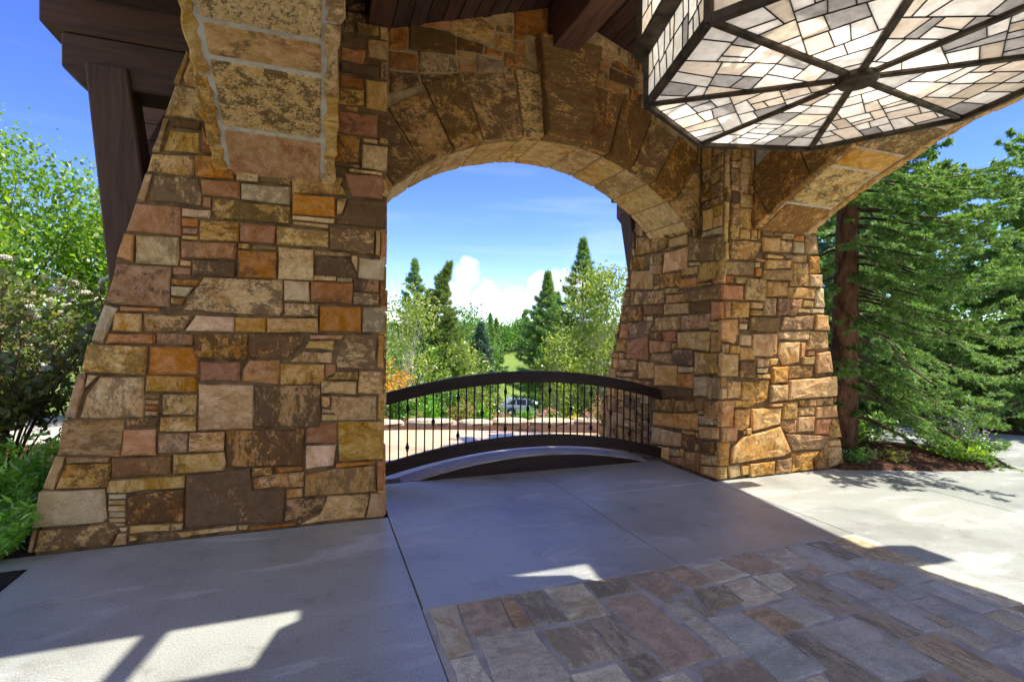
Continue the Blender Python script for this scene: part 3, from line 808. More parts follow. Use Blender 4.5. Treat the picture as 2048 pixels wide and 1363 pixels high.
RIGHT_INNER = """
g 4652 2661 4335 2668 4340 2592 4662 2601
t 4872 2675 4668 2590 4674 2359 4865 2377
t 4668 2595 4315 2563 4315 2308 4670 2335
g 5210 2682 4883 2690 4880 2563 5216 2577
p 5313 2538 4880 2538 4881 2286 5351 2286
t 5908 2830 5223 2698 5327 2567 5928 2583
t 5980 2582 5731 2542 5737 2385 5991 2406
t 5727 2570 5361 2545 5358 2395 5723 2392
g 5594 2419 5358 2395 5363 2274 5591 2292
s 6033 2398 5593 2354 5535 2270 5530 2097 6074 2139
w 4864 2359 4673 2342 4683 2300 4863 2317
t 4673 2328 4315 2311 4317 2140 4707 2106
t 4998 2312 4708 2298 4717 2205 4988 2208
t 5394 2277 4997 2261 5005 2094 5390 2099
o 5035 2187 4716 2181 4714 2070 5032 2063
o 4480 2164 4315 2160 4315 2069 4478 2074
t 5516 2279 5399 2278 5396 2154 5514 2179
t 5916 2103 5293 2073 5289 1903 5963 1923
y 5281 2091 5032 2084 5031 2019 5279 2029
m 5270 2017 4905 2010 4922 1909 5276 1902
t 4933 2037 4331 2054 4344 1900 4911 1909
d 6205 1920 5735 1906 5740 1711 6211 1716
t 5725 1906 5302 1896 5308 1777 5722 1783
t 5298 1904 4846 1898 4843 1767 5295 1769
d 4835 1899 4480 1892 4484 1773 4839 1779
o 4474 1891 4315 1880 4315 1702 4476 1683
y 5485 1747 4985 1751 4993 1592 5513 1562
d 4977 1758 4488 1766 4501 1600 4973 1579
t 6090 1689 5530 1693 5596 1539 5714 1476 6057 1473
o 6255 1686 6078 1674 6084 1478 6306 1476
y 4516 1672 4364 1681 4368 1576 4507 1577
t 5582 1553 5324 1567 5344 1458 5580 1469
r 5320 1567 5052 1579 5057 1449 5286 1432
y 5040 1561 4483 1569 4512 1350 5035 1372
r 6110 1448 5610 1525 5602 1201 6120 1190
o 5589 1460 5151 1448 5161 1328 5585 1286
t 6393 1460 6127 1463 6133 1281 6406 1287
s 4490 1560 4336 1564 4338 1356 4495 1339
y 5566 1287 5128 1316 5145 1184 5564 1175
d 5128 1356 4748 1355 4744 1181 5111 1159
y 4729 1343 4379 1331 4365 1122 4734 1083
m 6299 1182 5857 1194 5879 1055 6294 1018
t 5841 1183 5494 1178 5494 970 5835 942
p 5480 1151 5043 1171 5045 922 5482 888
g 5043 1164 4744 1174 4749 1106 5040 1078
o 5032 1068 4742 1095 4749 920 5036 904
g 4734 1058 4506 1083 4518 860 4736 835
s 4502 1076 4325 1083 4326 847 4504 838
y 6209 1002 5914 1032 5928 963 6208 941
d 5428 893 4767 906 4783 817 5102 779 5402 744
t 5492 720 5094 767 5102 609 5512 578
t 5090 755 4727 786 4743 660 5086 611
y 4717 825 4576 841 4576 708 4732 686
m 4575 817 4352 833 4347 635 4571 612
m 5488 553 4660 660 4666 463 5507 383
w 4659 635 4413 649 4427 564 4657 538
y 5530 366 4945 387 4941 221 5524 143
d 4945 375 4718 391 4722 242 4941 214
m 4656 513 4339 555 4343 427 4635 382
d 4624 360 4390 394 4397 252 4621 227
p 5410 152 5163 175 5171 5 5405 5
w 5158 163 4980 188 4986 106 5156 84
r 5156 58 4880 120 4877 5 5153 5
m 4878 184 4625 226 4630 5 4873 5
y 4614 216 4355 250 4362 143 4611 95
y 4569 93 4330 139 4326 5 4567 5
s 4581 1 4625 0 4621 86 4583 90
t 5417 -4 5755 -1 5744 133 5416 135
t 5750 3 5905 3 5905 229 5754 229
t 5894 0 6367 2 6373 254 5899 254
m 6371 5 6712 5 6714 186 6372 176
s 6707 24 6841 17 6835 54 6716 45
t 6704 49 6829 45 6831 93 6709 91
t 6711 84 6816 89 6821 116 6705 124
y 4904 119 4974 122 4965 206 4904 197
t 6709 117 6808 118 6813 156 6708 149
y 5527 139 5751 138 5748 178 5528 181
d 6712 146 6800 152 6797 188 6712 192
d 5539 177 5745 180 5746 304 5544 296
s 6365 181 6611 179 6610 424 6370 422
t 6615 176 6704 185 6715 376 6609 375
t 6714 194 6796 185 6787 214 6714 220
t 6708 216 6780 224 6776 264 6715 264
t 5753 227 5901 230 5895 478 5754 484
t 4625 246 4714 235 4710 318 4628 318
y 5899 246 6154 253 6164 361 5895 360
s 6164 251 6369 248 6370 432 6159 432
y 4357 261 4394 257 4386 284 4358 296
t 6710 255 6774 262 6775 294 6712 293
t 6710 291 6762 289 6764 328 6714 324
t 5544 294 5753 300 5753 425 5543 435
d 4626 315 4716 322 4709 372 4635 367
y 6709 325 6750 336 6749 363 6706 362
s 5899 365 6156 360 6160 532 5905 531
t 6706 360 6745 364 6740 393 6712 394
m 6616 370 6711 370 6714 504 6611 500
t 4650 377 4707 383 4712 446 4654 437
t 4794 389 4943 388 4934 428 4799 425
y 4725 405 4795 405 4798 443 4723 438
s 6373 423 6612 423 6606 638 6375 639
s 5541 431 5752 429 5748 626 5535 633
m 6158 427 6369 434 6365 610 6157 613
t 5751 485 5895 482 5901 572 5749 576
t 6606 497 6703 494 6704 535 6615 529
d 5896 532 6155 533 6157 696 5902 696
y 6615 535 6685 527 6692 566 6610 565
t 5754 569 5903 570 5895 685 5745 686
t 6610 569 6682 568 6680 603 6609 596
y 4344 579 4408 579 4416 624 4337 618
d 6609 596 6664 595 6666 630 6605 624
t 6157 604 6370 615 6375 767 6159 766
y 5543 636 5750 631 5744 758 5546 758
t 6611 624 6654 625 6656 664 6605 672
y 6375 645 6604 638 6611 845 6365 838
m 4581 650 4653 649 4654 694 4579 695
y 6613 671 6653 669 6650 696 6613 694
s 5745 691 5895 690 5904 932 5756 924
t 5895 695 6162 697 6155 836 5902 841
t 6607 701 6639 703 6641 743 6610 736
t 5445 729 5494 732 5485 880 5452 882
t 5420 763 5445 758 5450 815 5421 823
d 5540 757 5754 755 5747 939 5537 938
y 6164 768 6366 771 6369 935 6166 930
t 5897 840 6165 844 6158 937 5904 934
y 6364 845 6544 846 6554 1048 6376 1048
t 6544 839 6598 835 6601 865 6548 867
d 6547 866 6593 873 6590 914 6551 907
s 6553 914 6586 910 6578 942 6548 935
y 6225 941 6364 941 6371 1010 6217 1013
t 5852 985 5909 975 5907 1034 5848 1041
t 6305 1026 6372 1019 6376 1050 6297 1051
t 6313 1046 6446 1054 6454 1195 6316 1200
m 6446 1044 6535 1045 6538 1079 6455 1081
y 6453 1083 6531 1080 6530 1109 6450 1114
m 6451 1106 6521 1106 6515 1149 6451 1148
y 4330 1119 4356 1121 4358 1250 4328 1248
y 6454 1154 6507 1156 6507 1175 6450 1183
d 6453 1175 6504 1179 6506 1218 6447 1221
y 6184 1188 6298 1189 6305 1272 6185 1270
t 6127 1199 6186 1194 6193 1268 6129 1268
t 6309 1202 6445 1205 6449 1270 6315 1267
d 6455 1219 6494 1219 6490 1256 6450 1246
t 4329 1245 4366 1252 4355 1339 4333 1346
y 6455 1252 6475 1252 6482 1285 6447 1278
m 6417 1316 6462 1310 6456 1338 6425 1336
t 6416 1335 6449 1345 6450 1374 6418 1373
t 5047 1367 5132 1368 5125 1427 5049 1431
d 6308 1478 6386 1478 6392 1546 6315 1548
y 6311 1551 6382 1547 6378 1579 6315 1582
y 5516 1569 5551 1565 5545 1630 5516 1630
t 6312 1577 6367 1577 6365 1608 6306 1608
y 6315 1605 6362 1613 6357 1639 6316 1638
y 6313 1640 6352 1639 6354 1667 6311 1671
s 6308 1665 6341 1673 6345 1696 6306 1706
y 5529 1699 5676 1701 5667 1772 5524 1767
m 5664 1710 5735 1713 5732 1769 5667 1764
s 6221 1717 6254 1714 6258 1816 6221 1817
y 6216 1818 6266 1815 6260 1940 6217 1945
s 5968 1924 6040 1923 6044 1998 5971 1999
t 6043 1930 6213 1930 6212 2045 6042 2050
t 6218 1940 6245 1942 6248 1973 6219 1968
m 5970 1996 6038 1995 6037 2121 5971 2117
t 4939 2019 5021 2019 5024 2048 4944 2049
y 6040 2049 6206 2049 6212 2093 6045 2086
t 4489 2070 4695 2065 4697 2105 4491 2096
d 6045 2088 6199 2096 6197 2115 6045 2117
y 5401 2103 5524 2096 5523 2144 5402 2154
y 6085 2147 6177 2155 6176 2185 6078 2182
d 6075 2176 6168 2181 6167 2205 6083 2211
y 6084 2210 6159 2210 6164 2239 6078 2238
y 6081 2240 6144 2235 6148 2267 6080 2272
t 6086 2265 6139 2265 6143 2299 6083 2304
s 6081 2295 6135 2295 6125 2334 6077 2332
y 6085 2333 6118 2329 6126 2358 6078 2365
d 6079 2362 6108 2360 6109 2390 6081 2395
y 5999 2416 6029 2407 6025 2548 6001 2548
t 5226 2555 5307 2556 5315 2582 5217 2582
t 6000 2545 6033 2548 6028 2702 6001 2700
y 5937 2596 5976 2587 5977 2684 5944 2681
d 4695 2625 4729 2618 4724 2836 4704 2829
d 4748 2640 4783 2644 4778 2778 4751 2777
t 4476 2673 4649 2666 4652 2907 4473 2911
t 4824 2672 4852 2672 4853 2776 4818 2775
m 4342 2677 4473 2680 4468 2791 4339 2792
d 5939 2684 5985 2684 5981 2905 5938 2898
y 5093 2692 5207 2687 5212 2781 5093 2780
t 4881 2699 5085 2699 5089 2778 4882 2781
t 5231 2714 5261 2708 5263 2784 5231 2782
t 5266 2714 5306 2717 5314 2776 5256 2783
y 5306 2733 5359 2727 5355 2782 5311 2778
y 5355 2740 5422 2736 5417 2780 5359 2782
t 5422 2744 5465 2753 5475 2784 5424 2781
y 4337 2786 4474 2795 4474 2909 4341 2905
t 5615 2795 5664 2796 5667 2954 5624 2955
t 5674 2798 5731 2794 5728 3034 5666 3035
d 5736 2812 5784 2814 5783 3019 5727 3016
t 5778 2821 5831 2822 5826 2937 5782 2937
m 4698 2825 4734 2833 4731 3098 4697 3097
s 5832 2827 5882 2835 5876 2982 5832 2981
m 5881 2839 5909 2841 5916 3060 5883 3058
t 5939 2901 5971 2900 5974 2941 5943 2937
d 4346 2912 4648 2906 4655 2993 4335 2989
t 5776 2934 5836 2939 5825 3096 5782 3096
s 5618 2944 5668 2945 5674 3097 5618 3094
t 5825 2984 5881 2975 5882 3094 5834 3098
t 4339 2990 4515 2994 4517 3144 4342 3148
t 4525 2988 4650 2994 4647 3066 4524 3068
t 5728 3015 5785 3020 5778 3100 5727 3095
t 5675 3041 5727 3045 5726 3096 5672 3104
t 5875 3064 5909 3054 5913 3105 5875 3099
t 4518 3071 4651 3075 4645 3208 4523 3212
t 4702 3106 4734 3100 4725 3260 4696 3262
t 4336 3149 4516 3146 4520 3298 4340 3297
t 4524 3210 4650 3207 4648 3337 4519 3343
t 4697 3261 4732 3255 4727 3439 4700 3437
t 4343 3296 4523 3301 4515 3444 4339 3452
s 4517 3338 4647 3337 4653 3571 4519 3570
y 4704 3437 4730 3438 4731 3664 4701 3666
y 4344 3449 4515 3447 4515 3539 4345 3545
m 4337 3541 4523 3542 4519 3708 4343 3711
t 4524 3568 4656 3567 4660 3759 4518 3758
t 4701 3665 4734 3666 4726 3931 4703 3931
t 4342 3708 4518 3712 4523 3878 4341 3882
s 4525 3763 4659 3758 4665 3890 4515 3884
t 4335 3884 4518 3880 4521 4103 4338 4103
t 4521 3889 4665 3891 4657 4104 4519 4098
t 4696 3933 4735 3927 4733 4098 4703 4100
"""
GABLE = """
o 560 4227 727 4278 729 4067 652 4033 562 4033
d 741 4299 1100 4303 1172 4271 1174 4100 734 4059
o 562 4024 818 4039 819 3876 564 3861
t 821 4076 1188 4065 1195 3952 829 3874
o 871 4337 1112 4428 1113 4315 759 4313
t 1118 4429 1415 4529 1563 4470 1555 4280 1119 4298
g 1485 4570 1739 4657 1741 4500 1573 4473
r 1745 4649 2103 4765 2114 4450 1876 4440 1856 4375 1749 4363
t 1573 4463 1741 4490 1731 4419 1564 4402
t 1564 4393 1748 4412 1744 4253 1566 4237
d 1178 4282 1452 4262 1433 4162 1176 4148
o 1459 4244 1639 4222 1633 4178 1449 4165
g 1362 4151 1650 4136 1662 4040 1380 3987
o 1649 4228 1873 4239 1874 4100 1657 4088
o 1749 4353 1871 4369 1879 4247 1750 4245
o 1190 4075 1373 4082 1380 3987 1201 3953
d 568 3838 829 3867 848 3759 569 3626
d 838 3865 1221 3948 1233 3918 858 3764
o 1340 3970 1710 4039 1723 4022 1421 3962
y 2685 4622 2895 4507 2851 4466 2627 4494
t 2639 4476 2851 4466 3014 4391 2676 4389
o 2653 4342 2804 4329 2793 4263 2630 4264
d 2811 4309 3143 4243 3132 4132 2814 4172
t 2619 4220 2757 4193 2747 4075 2597 4101
o 2765 4163 2980 4148 2982 4062 2766 4068
t 2996 4388 3279 4289 3282 4137 3158 4137 3137 4285
o 3470 3795 3501 3796 3507 4015 3471 4022
t 3914 3803 3944 3797 3940 4015 3911 4011
r 3384 3833 3413 3827 3415 3906 3380 3895
t 3318 3854 3343 3861 3345 4013 3315 4005
r 3264 3877 3296 3886 3293 4049 3266 4052
d 3237 3888 3263 3884 3259 4135 3239 4134
t 3201 3900 3240 3897 3238 4092 3209 4092
r 3387 3898 3412 3898 3417 4006 3390 3999
d 3174 3909 3199 3910 3204 4096 3177 4088
r 1250 3923 1321 3917 1323 3955 1241 3953
d 3139 3917 3178 3916 3180 4065 3142 4075
d 1327 3935 1360 3933 1356 3972 1328 3971
d 3115 3925 3141 3934 3142 4009 3117 4014
d 3080 3935 3116 3934 3112 3994 3090 4000
d 3053 3952 3090 3951 3079 4132 3052 4134
t 3017 3962 3056 3960 3061 4128 3010 4133
t 2970 3967 3012 3975 3020 4056 2969 4052
m 2929 3979 2981 3983 2979 4048 2937 4053
m 2900 3987 2938 3989 2937 4054 2893 4051
d 2856 3998 2900 4003 2896 4052 2860 4047
t 3087 3994 3116 3996 3110 4120 3080 4124
d 3390 3995 3419 3996 3418 4204 3388 4206
d 2811 4006 2858 4005 2850 4056 2810 4065
r 3110 4006 3141 4010 3146 4120 3113 4123
t 3311 4008 3343 4008 3349 4205 3317 4199
o 3911 4008 3951 4007 3939 4086 3919 4093
m 2741 4026 2806 4018 2799 4062 2744 4063
o 3450 4018 3506 4025 3505 4206 3455 4196
t 1724 4027 1786 4031 1781 4081 1722 4083
d 2690 4034 2747 4031 2743 4071 2691 4064
o 3415 4034 3450 4032 3451 4186 3416 4186
d 3589 4025 3630 4033 3626 4181 3582 4175
t 1783 4041 1840 4038 1831 4092 1789 4093
d 1687 4052 1715 4051 1717 4075 1684 4076
t 3266 4051 3296 4044 3290 4127 3267 4133
r 3880 4056 3901 4065 3909 4202 3875 4201
o 3149 4068 3179 4066 3170 4136 3139 4124
t 3173 4085 3231 4089 3234 4126 3177 4125
d 3739 4088 3778 4091 3775 4245 3744 4243
t 3910 4085 3941 4089 3943 4185 3914 4179
t 1189 4098 1354 4100 1350 4140 1191 4138
d 2769 4170 2807 4171 2801 4244 2762 4248
t 3584 4183 3627 4177 3629 4295 3586 4296
d 3417 4195 3453 4192 3450 4347 3410 4354
o 3318 4195 3348 4198 3350 4323 3318 4315
r 3457 4199 3509 4205 3500 4336 3451 4339
r 2693 4211 2742 4212 2742 4244 2694 4251
d 3385 4206 3420 4206 3418 4372 3381 4366
r 3091 4256 3128 4258 3119 4287 3088 4290
r 3033 4276 3091 4273 3080 4320 3032 4316
r 2980 4278 3036 4281 3036 4346 2985 4346
m 2935 4286 2988 4290 2984 4378 2931 4382
r 2883 4303 2941 4295 2933 4382 2884 4384
d 2838 4315 2884 4308 2889 4375 2838 4376
d 3230 4312 3269 4304 3267 4417 3238 4426
d 3210 4326 3239 4317 3234 4385 3208 4375
r 3311 4314 3363 4317 3364 4385 3316 4389
m 3174 4330 3207 4331 3210 4442 3175 4436
o 2733 4342 2807 4345 2804 4380 2738 4378
d 3141 4337 3173 4335 3172 4455 3149 4447
d 2678 4355 2732 4355 2731 4375 2675 4376
d 3118 4346 3146 4345 3143 4463 3118 4455
d 3070 4367 3101 4369 3097 4476 3059 4476
m 3040 4384 3069 4374 3065 4488 3034 4493
d 3206 4380 3237 4378 3229 4435 3206 4434
d 2910 4437 2946 4443 2948 4534 2914 4532
o 2110 4619 2507 4623 2505 4695 2113 4688
o 2115 4690 2216 4688 2217 4739 2116 4743
d 2221 4685 2404 4686 2401 4720 2218 4716
"""
FLAG = """
s 570 2775 717 2773 701 2340 570 2314
r 728 2763 964 2765 941 2439 715 2456
o 974 2762 1047 2758 1048 2454 948 2448
d 1065 2767 1237 2767 1236 2431 1048 2430
y 1253 2775 1504 2770 1481 2409 1247 2409
d 1522 2772 1782 2749 1780 2588 1504 2578
r 1799 2761 2026 2762 2051 2494 1843 2418
o 2050 2763 2246 2770 2289 2533 2109 2505
y 2299 2733 2529 2751 2569 2522 2278 2495
r 2544 2756 2834 2770 2834 2513 2591 2515
t 2862 2771 3129 2767 3078 2514 2841 2510
g 3151 2771 3321 2770 3276 2361 2990 2351
d 3340 2775 3497 2770 3516 2485 3362 2466
m 3553 2775 3798 2766 3837 2324 3650 2318 3529 2480
g 3352 2459 3507 2457 3512 2318 3354 2316
g 3376 2308 3630 2306 3621 2100 3361 2097
y 3666 2313 3839 2313 3805 1738 3604 1645 3590 1716 3621 2083
y 574 2307 697 2302 709 2109 570 2119
t 737 2437 1029 2408 1046 2032 1005 1963 721 2063
m 1071 2382 1325 2375 1321 2073 1071 2063
d 1337 2377 1484 2389 1470 2071 1326 2067
r 1516 2553 1776 2551 1765 1917 1489 1903
t 1826 2396 1920 2405 1914 1905 1787 1910
d 1939 2413 2011 2418 2000 2209 1954 2212
d 2089 2481 2306 2469 2279 2274 2009 2238
y 2319 2473 2532 2491 2519 2234 2234 2220
y 2567 2497 2767 2481 2731 2307 2540 2287
r 2925 2472 3071 2468 3086 2371 2949 2348
d 2793 2481 2898 2472 2858 1983 2650 1990 2626 2257
g 2949 2331 3126 2340 3051 1708 2924 1724
r 3188 2345 3309 2340 3350 2126 3174 2099
g 3191 2093 3353 2092 3333 1975 3166 1974
g 3415 2079 3605 2080 3639 1726 3421 1741
g 1956 2205 2168 2196 2165 1670 1885 1673
o 2176 2187 2336 2191 2368 1970 2195 1961
g 2358 2191 2542 2205 2607 1985 2385 1970
d 2201 1948 2343 1938 2321 1540 2106 1575 2130 1651
g 2367 1941 2690 1950 2700 1513 2398 1513 2355 1550
d 2723 1964 2891 1958 2879 1722 2733 1729
g 3175 1957 3345 1963 3337 1551 3135 1561
m 2740 1704 2962 1699 2922 1329 2846 1293 2660 1359
s 3018 1708 3139 1701 3133 1540 3001 1529
g 3023 1516 3339 1522 3008 1369
r 3614 1727 3752 1714 3636 1660
s 3408 1726 3552 1722 3534 1612 3444 1571 3395 1571
d 1314 2042 1462 2053 1481 1915 1319 1889
y 1051 2030 1288 2037 1283 1906 1055 1925
r 1630 1876 1907 1868 1877 1635 1545 1753
s 571 302 1013 300 1016 578 580 582
t 1020 299 1571 295 1571 544 1021 535
g 1580 296 2112 304 2120 683 1580 679
m 2120 305 2510 299 2515 494 2114 505
g 2518 296 2819 298 2820 636 2520 640
s 2814 299 3317 295 3316 616 2816 625
d 3319 303 3578 301 3569 624 3314 625
m 3573 302 3856 303 3850 618 3579 621
d 2118 499 2516 494 2510 797 2112 804
d 1018 534 1398 544 1395 803 1012 803
y 1394 538 1579 538 1577 776 1399 777
s 572 576 830 576 830 1019 578 1018
r 831 581 1011 575 1016 962 830 959
t 2816 624 3377 617 3376 1001 2813 1005
y 3377 615 3738 617 3729 836 3374 841
t 3736 617 3850 622 3856 861 3734 858
y 2510 642 2816 638 2818 1003 2510 1002
m 1578 682 2009 677 2015 998 1581 1001
d 2016 681 2117 679 2110 936 2016 936
t 1396 780 1577 775 1570 1058 1395 1059
t 1019 795 1393 797 1398 1076 1012 1075
g 2113 803 2415 800 2413 1222 2112 1217
t 2412 801 2521 800 2514 1045 2415 1038
m 3372 838 3739 846 3738 1185 3380 1185
g 3729 859 3854 858 3856 1305 3740 1299
t 2016 941 2114 936 2114 1198 2011 1201
m 840 965 1010 966 1021 1321 840 1322
y 1573 994 2016 1000 2019 1358 1579 1360
r 2520 996 2792 1006 2793 1295 2513 1302
t 2797 999 3260 1000 3251 1282 2793 1277
s 3259 1003 3371 996 3373 1285 3252 1280
y 570 1017 835 1020 841 1316 571 1322
r 2420 1034 2511 1043 2517 1235 2411 1237
s 1395 1064 1576 1054 1576 1475 1398 1478
y 1014 1080 1397 1086 1396 1365 1021 1355
y 3375 1180 3738 1174 3737 1558 3372 1566
d 2016 1196 2119 1197 2111 1578 2009 1579
m 2110 1216 2411 1221 2411 1502 2115 1501
d 2411 1239 2521 1239 2512 1500 2411 1504
g 3281 1303 3377 1300 3380 1475 3279 1476
r 3732 1296 3857 1305 3853 1562 3733 1565
m 581 1315 1012 1317 1020 1519 573 1523
t 1013 1362 1400 1358 1395 1705 1009 1706
r 1574 1366 2014 1363 2010 1618 1578 1622
r 2510 1365 2634 1365 2631 1502 2519 1502
g 1395 1482 1571 1483 1580 1716 1395 1722
m 578 1524 1010 1523 1019 1858 579 1856
y 2019 1580 2094 1580 2098 1658 2018 1656
y 1011 1702 1292 1696 1297 1882 1011 1881
m 1292 1697 1397 1697 1401 1863 1291 1854
m 3070 1715 3133 1720 3133 1817 3074 1825
y 1391 1741 1534 1744 1529 1881 1399 1874
g 573 1865 876 1862 877 1994 578 2004
y 873 1864 1011 1862 1017 1943 879 1936
"""
LEFT_INNER = """
m 4329 4 4806 4 4810 271 4326 269
s 4805 6 5166 2 5161 256 4804 260
t 5161 3 5478 1 5476 187 5158 184
d 5486 6 5814 2 5808 287 5477 285
d 5809 5 6414 -6 6407 245 5810 246
d 6408 18 6784 19 6795 46 6412 44
s 6411 49 6776 53 6776 92 6405 89
o 6408 95 6767 89 6774 122 6405 126
o 6408 118 6755 115 6761 147 6411 148
m 6414 146 6749 152 6748 187 6411 193
y 5156 195 5485 191 5479 465 5154 476
d 6409 195 6740 190 6745 226 6406 220
t 6407 225 6726 214 6727 259 6405 256
t 5805 236 6249 238 6253 510 5815 511
y 6252 246 6404 242 6410 493 6248 496
t 4815 263 5162 264 5165 518 4812 525
t 6414 261 6721 259 6721 291 6405 292
y 4329 273 4811 269 4814 595 4333 594
t 5485 285 5813 292 5810 545 5478 536
y 6412 289 6715 288 6712 326 6409 334
d 6407 335 6697 326 6698 365 6404 355
t 6409 357 6687 359 6692 390 6408 394
t 6414 387 6681 392 6677 428 6412 431
t 6404 434 6667 426 6665 462 6409 462
t 6412 456 6660 456 6654 500 6413 496
y 5160 476 5476 474 5482 687 5159 695
t 6252 495 6409 491 6415 744 6255 740
s 6415 495 6647 499 6645 528 6416 535
t 5808 505 6249 511 6253 810 5804 814
t 4810 522 5165 520 5166 835 4810 832
o 6415 525 6637 530 6637 573 6412 570
d 5482 545 5814 541 5808 806 5481 807
t 6410 571 6624 576 6630 599 6414 601
t 4335 600 4815 604 4809 887 4330 888
m 6410 595 6619 594 6617 632 6416 624
d 6408 628 6611 625 6613 665 6410 667
d 6404 672 6604 671 6600 704 6410 697
o 5164 687 5483 694 5485 948 5158 955
t 6406 697 6593 697 6585 744 6409 743
s 6254 735 6581 738 6584 768 6252 772
t 6254 770 6564 773 6571 815 6250 806
t 5486 815 5815 805 5825 1000 5483 998
d 5817 808 6302 804 6296 1069 5818 1068
t 6300 804 6565 814 6562 844 6302 839
y 4814 827 5165 833 5163 1094 4809 1095
d 6303 839 6553 835 6548 870 6294 868
t 6297 876 6538 867 6539 906 6295 910
t 4333 896 4804 891 4813 1087 4329 1085
t 6297 907 6528 910 6529 940 6304 935
y 6301 943 6515 945 6516 980 6296 980
m 5159 950 5481 948 5477 1122 5161 1117
t 6303 981 6512 979 6512 1005 6298 1009
y 5475 1005 5819 1000 5826 1297 5480 1305
t 6301 1005 6501 1009 6496 1045 6300 1045
m 6301 1052 6492 1048 6493 1084 6296 1077
y 5825 1073 6171 1068 6167 1322 5821 1321
t 6175 1070 6302 1066 6302 1382 6164 1377
t 6300 1075 6475 1082 6481 1112 6298 1110
t 4334 1085 4705 1094 4711 1313 4327 1309
y 4706 1094 5111 1087 5113 1414 4706 1412
y 5105 1085 5161 1090 5162 1338 5113 1335
t 6302 1110 6473 1108 6475 1147 6302 1148
m 5161 1125 5485 1125 5479 1344 5158 1338
y 6297 1148 6458 1148 6459 1179 6296 1181
o 6301 1176 6453 1185 6447 1214 6300 1221
s 6304 1219 6441 1218 6441 1248 6297 1245
s 6296 1253 6432 1247 6427 1293 6300 1293
y 6302 1290 6420 1293 6422 1325 6299 1324
d 5484 1305 5825 1302 5820 1633 5484 1629
t 4336 1309 4706 1306 4709 1488 4336 1485
s 5816 1325 6175 1323 6164 1500 5824 1498
o 6297 1323 6411 1317 6406 1347 6296 1353
y 5110 1337 5485 1345 5478 1601 5115 1600
t 6304 1349 6400 1350 6397 1396 6302 1387
y 6169 1377 6299 1384 6299 1633 6166 1635
o 6297 1390 6386 1393 6384 1424 6304 1424
y 4705 1410 5040 1415 5041 1624 4708 1623
t 5043 1409 5104 1409 5110 1755 5046 1748
m 6302 1415 6375 1416 6382 1462 6303 1463
d 6303 1460 6368 1455 6373 1494 6304 1493
s 4329 1490 4708 1488 4709 1682 4327 1676
d 6301 1493 6358 1494 6355 1526 6295 1532
d 5814 1500 6172 1495 6164 1696 5819 1693
y 6296 1526 6346 1532 6350 1565 6301 1563
t 6302 1561 6334 1558 6338 1592 6295 1589
t 6301 1586 6333 1595 6331 1628 6300 1626
y 5116 1602 5485 1601 5474 1952 5113 1946
y 4708 1625 5038 1620 5035 1866 4706 1865
y 5485 1626 5823 1635 5818 1896 5485 1894
o 6168 1626 6321 1634 6319 1659 6173 1665
s 6174 1665 6311 1662 6313 1696 6169 1694
d 4326 1680 4707 1681 4708 1862 4324 1862
o 5815 1688 6175 1695 6171 2039 5817 2045
d 6174 1695 6295 1705 6298 1730 6169 1724
o 6175 1733 6291 1733 6288 1771 6165 1765
d 5046 1750 5105 1755 5111 2012 5045 2015
s 6168 1771 6281 1766 6282 1799 6165 1795
y 6171 1799 6268 1803 6264 1826 6169 1829
o 6167 1828 6259 1828 6258 1866 6173 1873
t 4326 1864 4978 1860 4976 2065 4336 2056
t 4982 1858 5044 1866 5037 2049 4985 2048
d 6165 1867 6248 1873 6246 1896 6167 1902
s 5480 1895 5820 1906 5825 2126 5477 2126
t 6169 1900 6240 1895 6241 1937 6167 1944
t 6167 1937 6231 1936 6235 1976 6164 1970
m 5105 1945 5483 1955 5478 2180 5104 2177
y 6173 1970 6221 1973 6215 2009 6172 2011
t 5037 2011 5114 2011 5107 2306 5046 2305
y 6166 2004 6210 2009 6209 2037 6174 2035
y 5821 2043 6201 2035 6199 2072 5824 2073
m 4975 2054 5036 2047 5036 2362 4984 2363
y 4332 2062 4655 2056 4653 2301 4326 2303
t 4647 2065 4976 2059 4978 2409 4645 2404
o 5817 2067 6191 2067 6190 2115 5818 2108
t 5816 2111 6186 2113 6181 2145 5825 2145
t 5479 2133 5817 2128 5816 2461 5476 2456
d 5820 2140 6172 2136 6170 2180 5819 2175
o 5104 2176 5477 2179 5485 2523 5107 2518
y 5816 2177 6164 2175 6166 2214 5819 2214
y 5822 2208 6151 2210 6146 2250 5816 2247
t 5820 2251 6138 2249 6139 2285 5824 2280
y 5824 2277 6128 2278 6127 2304 5814 2312
d 4332 2295 4654 2301 4648 2615 4333 2618
d 5035 2310 5110 2315 5107 2522 5037 2525
y 5822 2307 6115 2308 6119 2346 5821 2352
t 5825 2345 6115 2355 6107 2379 5824 2378
t 4974 2358 5045 2361 5037 2692 4976 2690
y 5814 2382 6097 2375 6095 2411 5821 2405
m 4649 2415 4974 2406 4980 2658 4648 2666
t 5817 2407 6090 2415 6096 2434 5821 2444
d 5478 2485 6058 2483 6062 2512 5486 2514
m 5484 2508 5839 2508 5842 2760 5482 2758
t 5044 2525 5478 2524 5480 2762 5034 2761
y 5837 2530 6044 2529 6043 2557 5843 2558
t 5841 2604 6014 2596 6009 2632 5837 2626
t 4327 2617 4647 2622 4649 2762 4326 2756
y 5846 2645 5988 2644 5991 2680 5838 2678
d 4647 2663 4979 2656 4981 2762 4647 2757
d 4985 2689 5036 2695 5037 2761 4977 2759
y 5835 2715 5965 2718 5955 2746 5840 2756
"""
stones(FLAG, lambda u, v, o: (u, v, .009+o), paving, FLAGM, 'flagstone', gap=-.002, bev=.005, depth=.012, rough=.009, proud=(-.002, .003), seed=5)

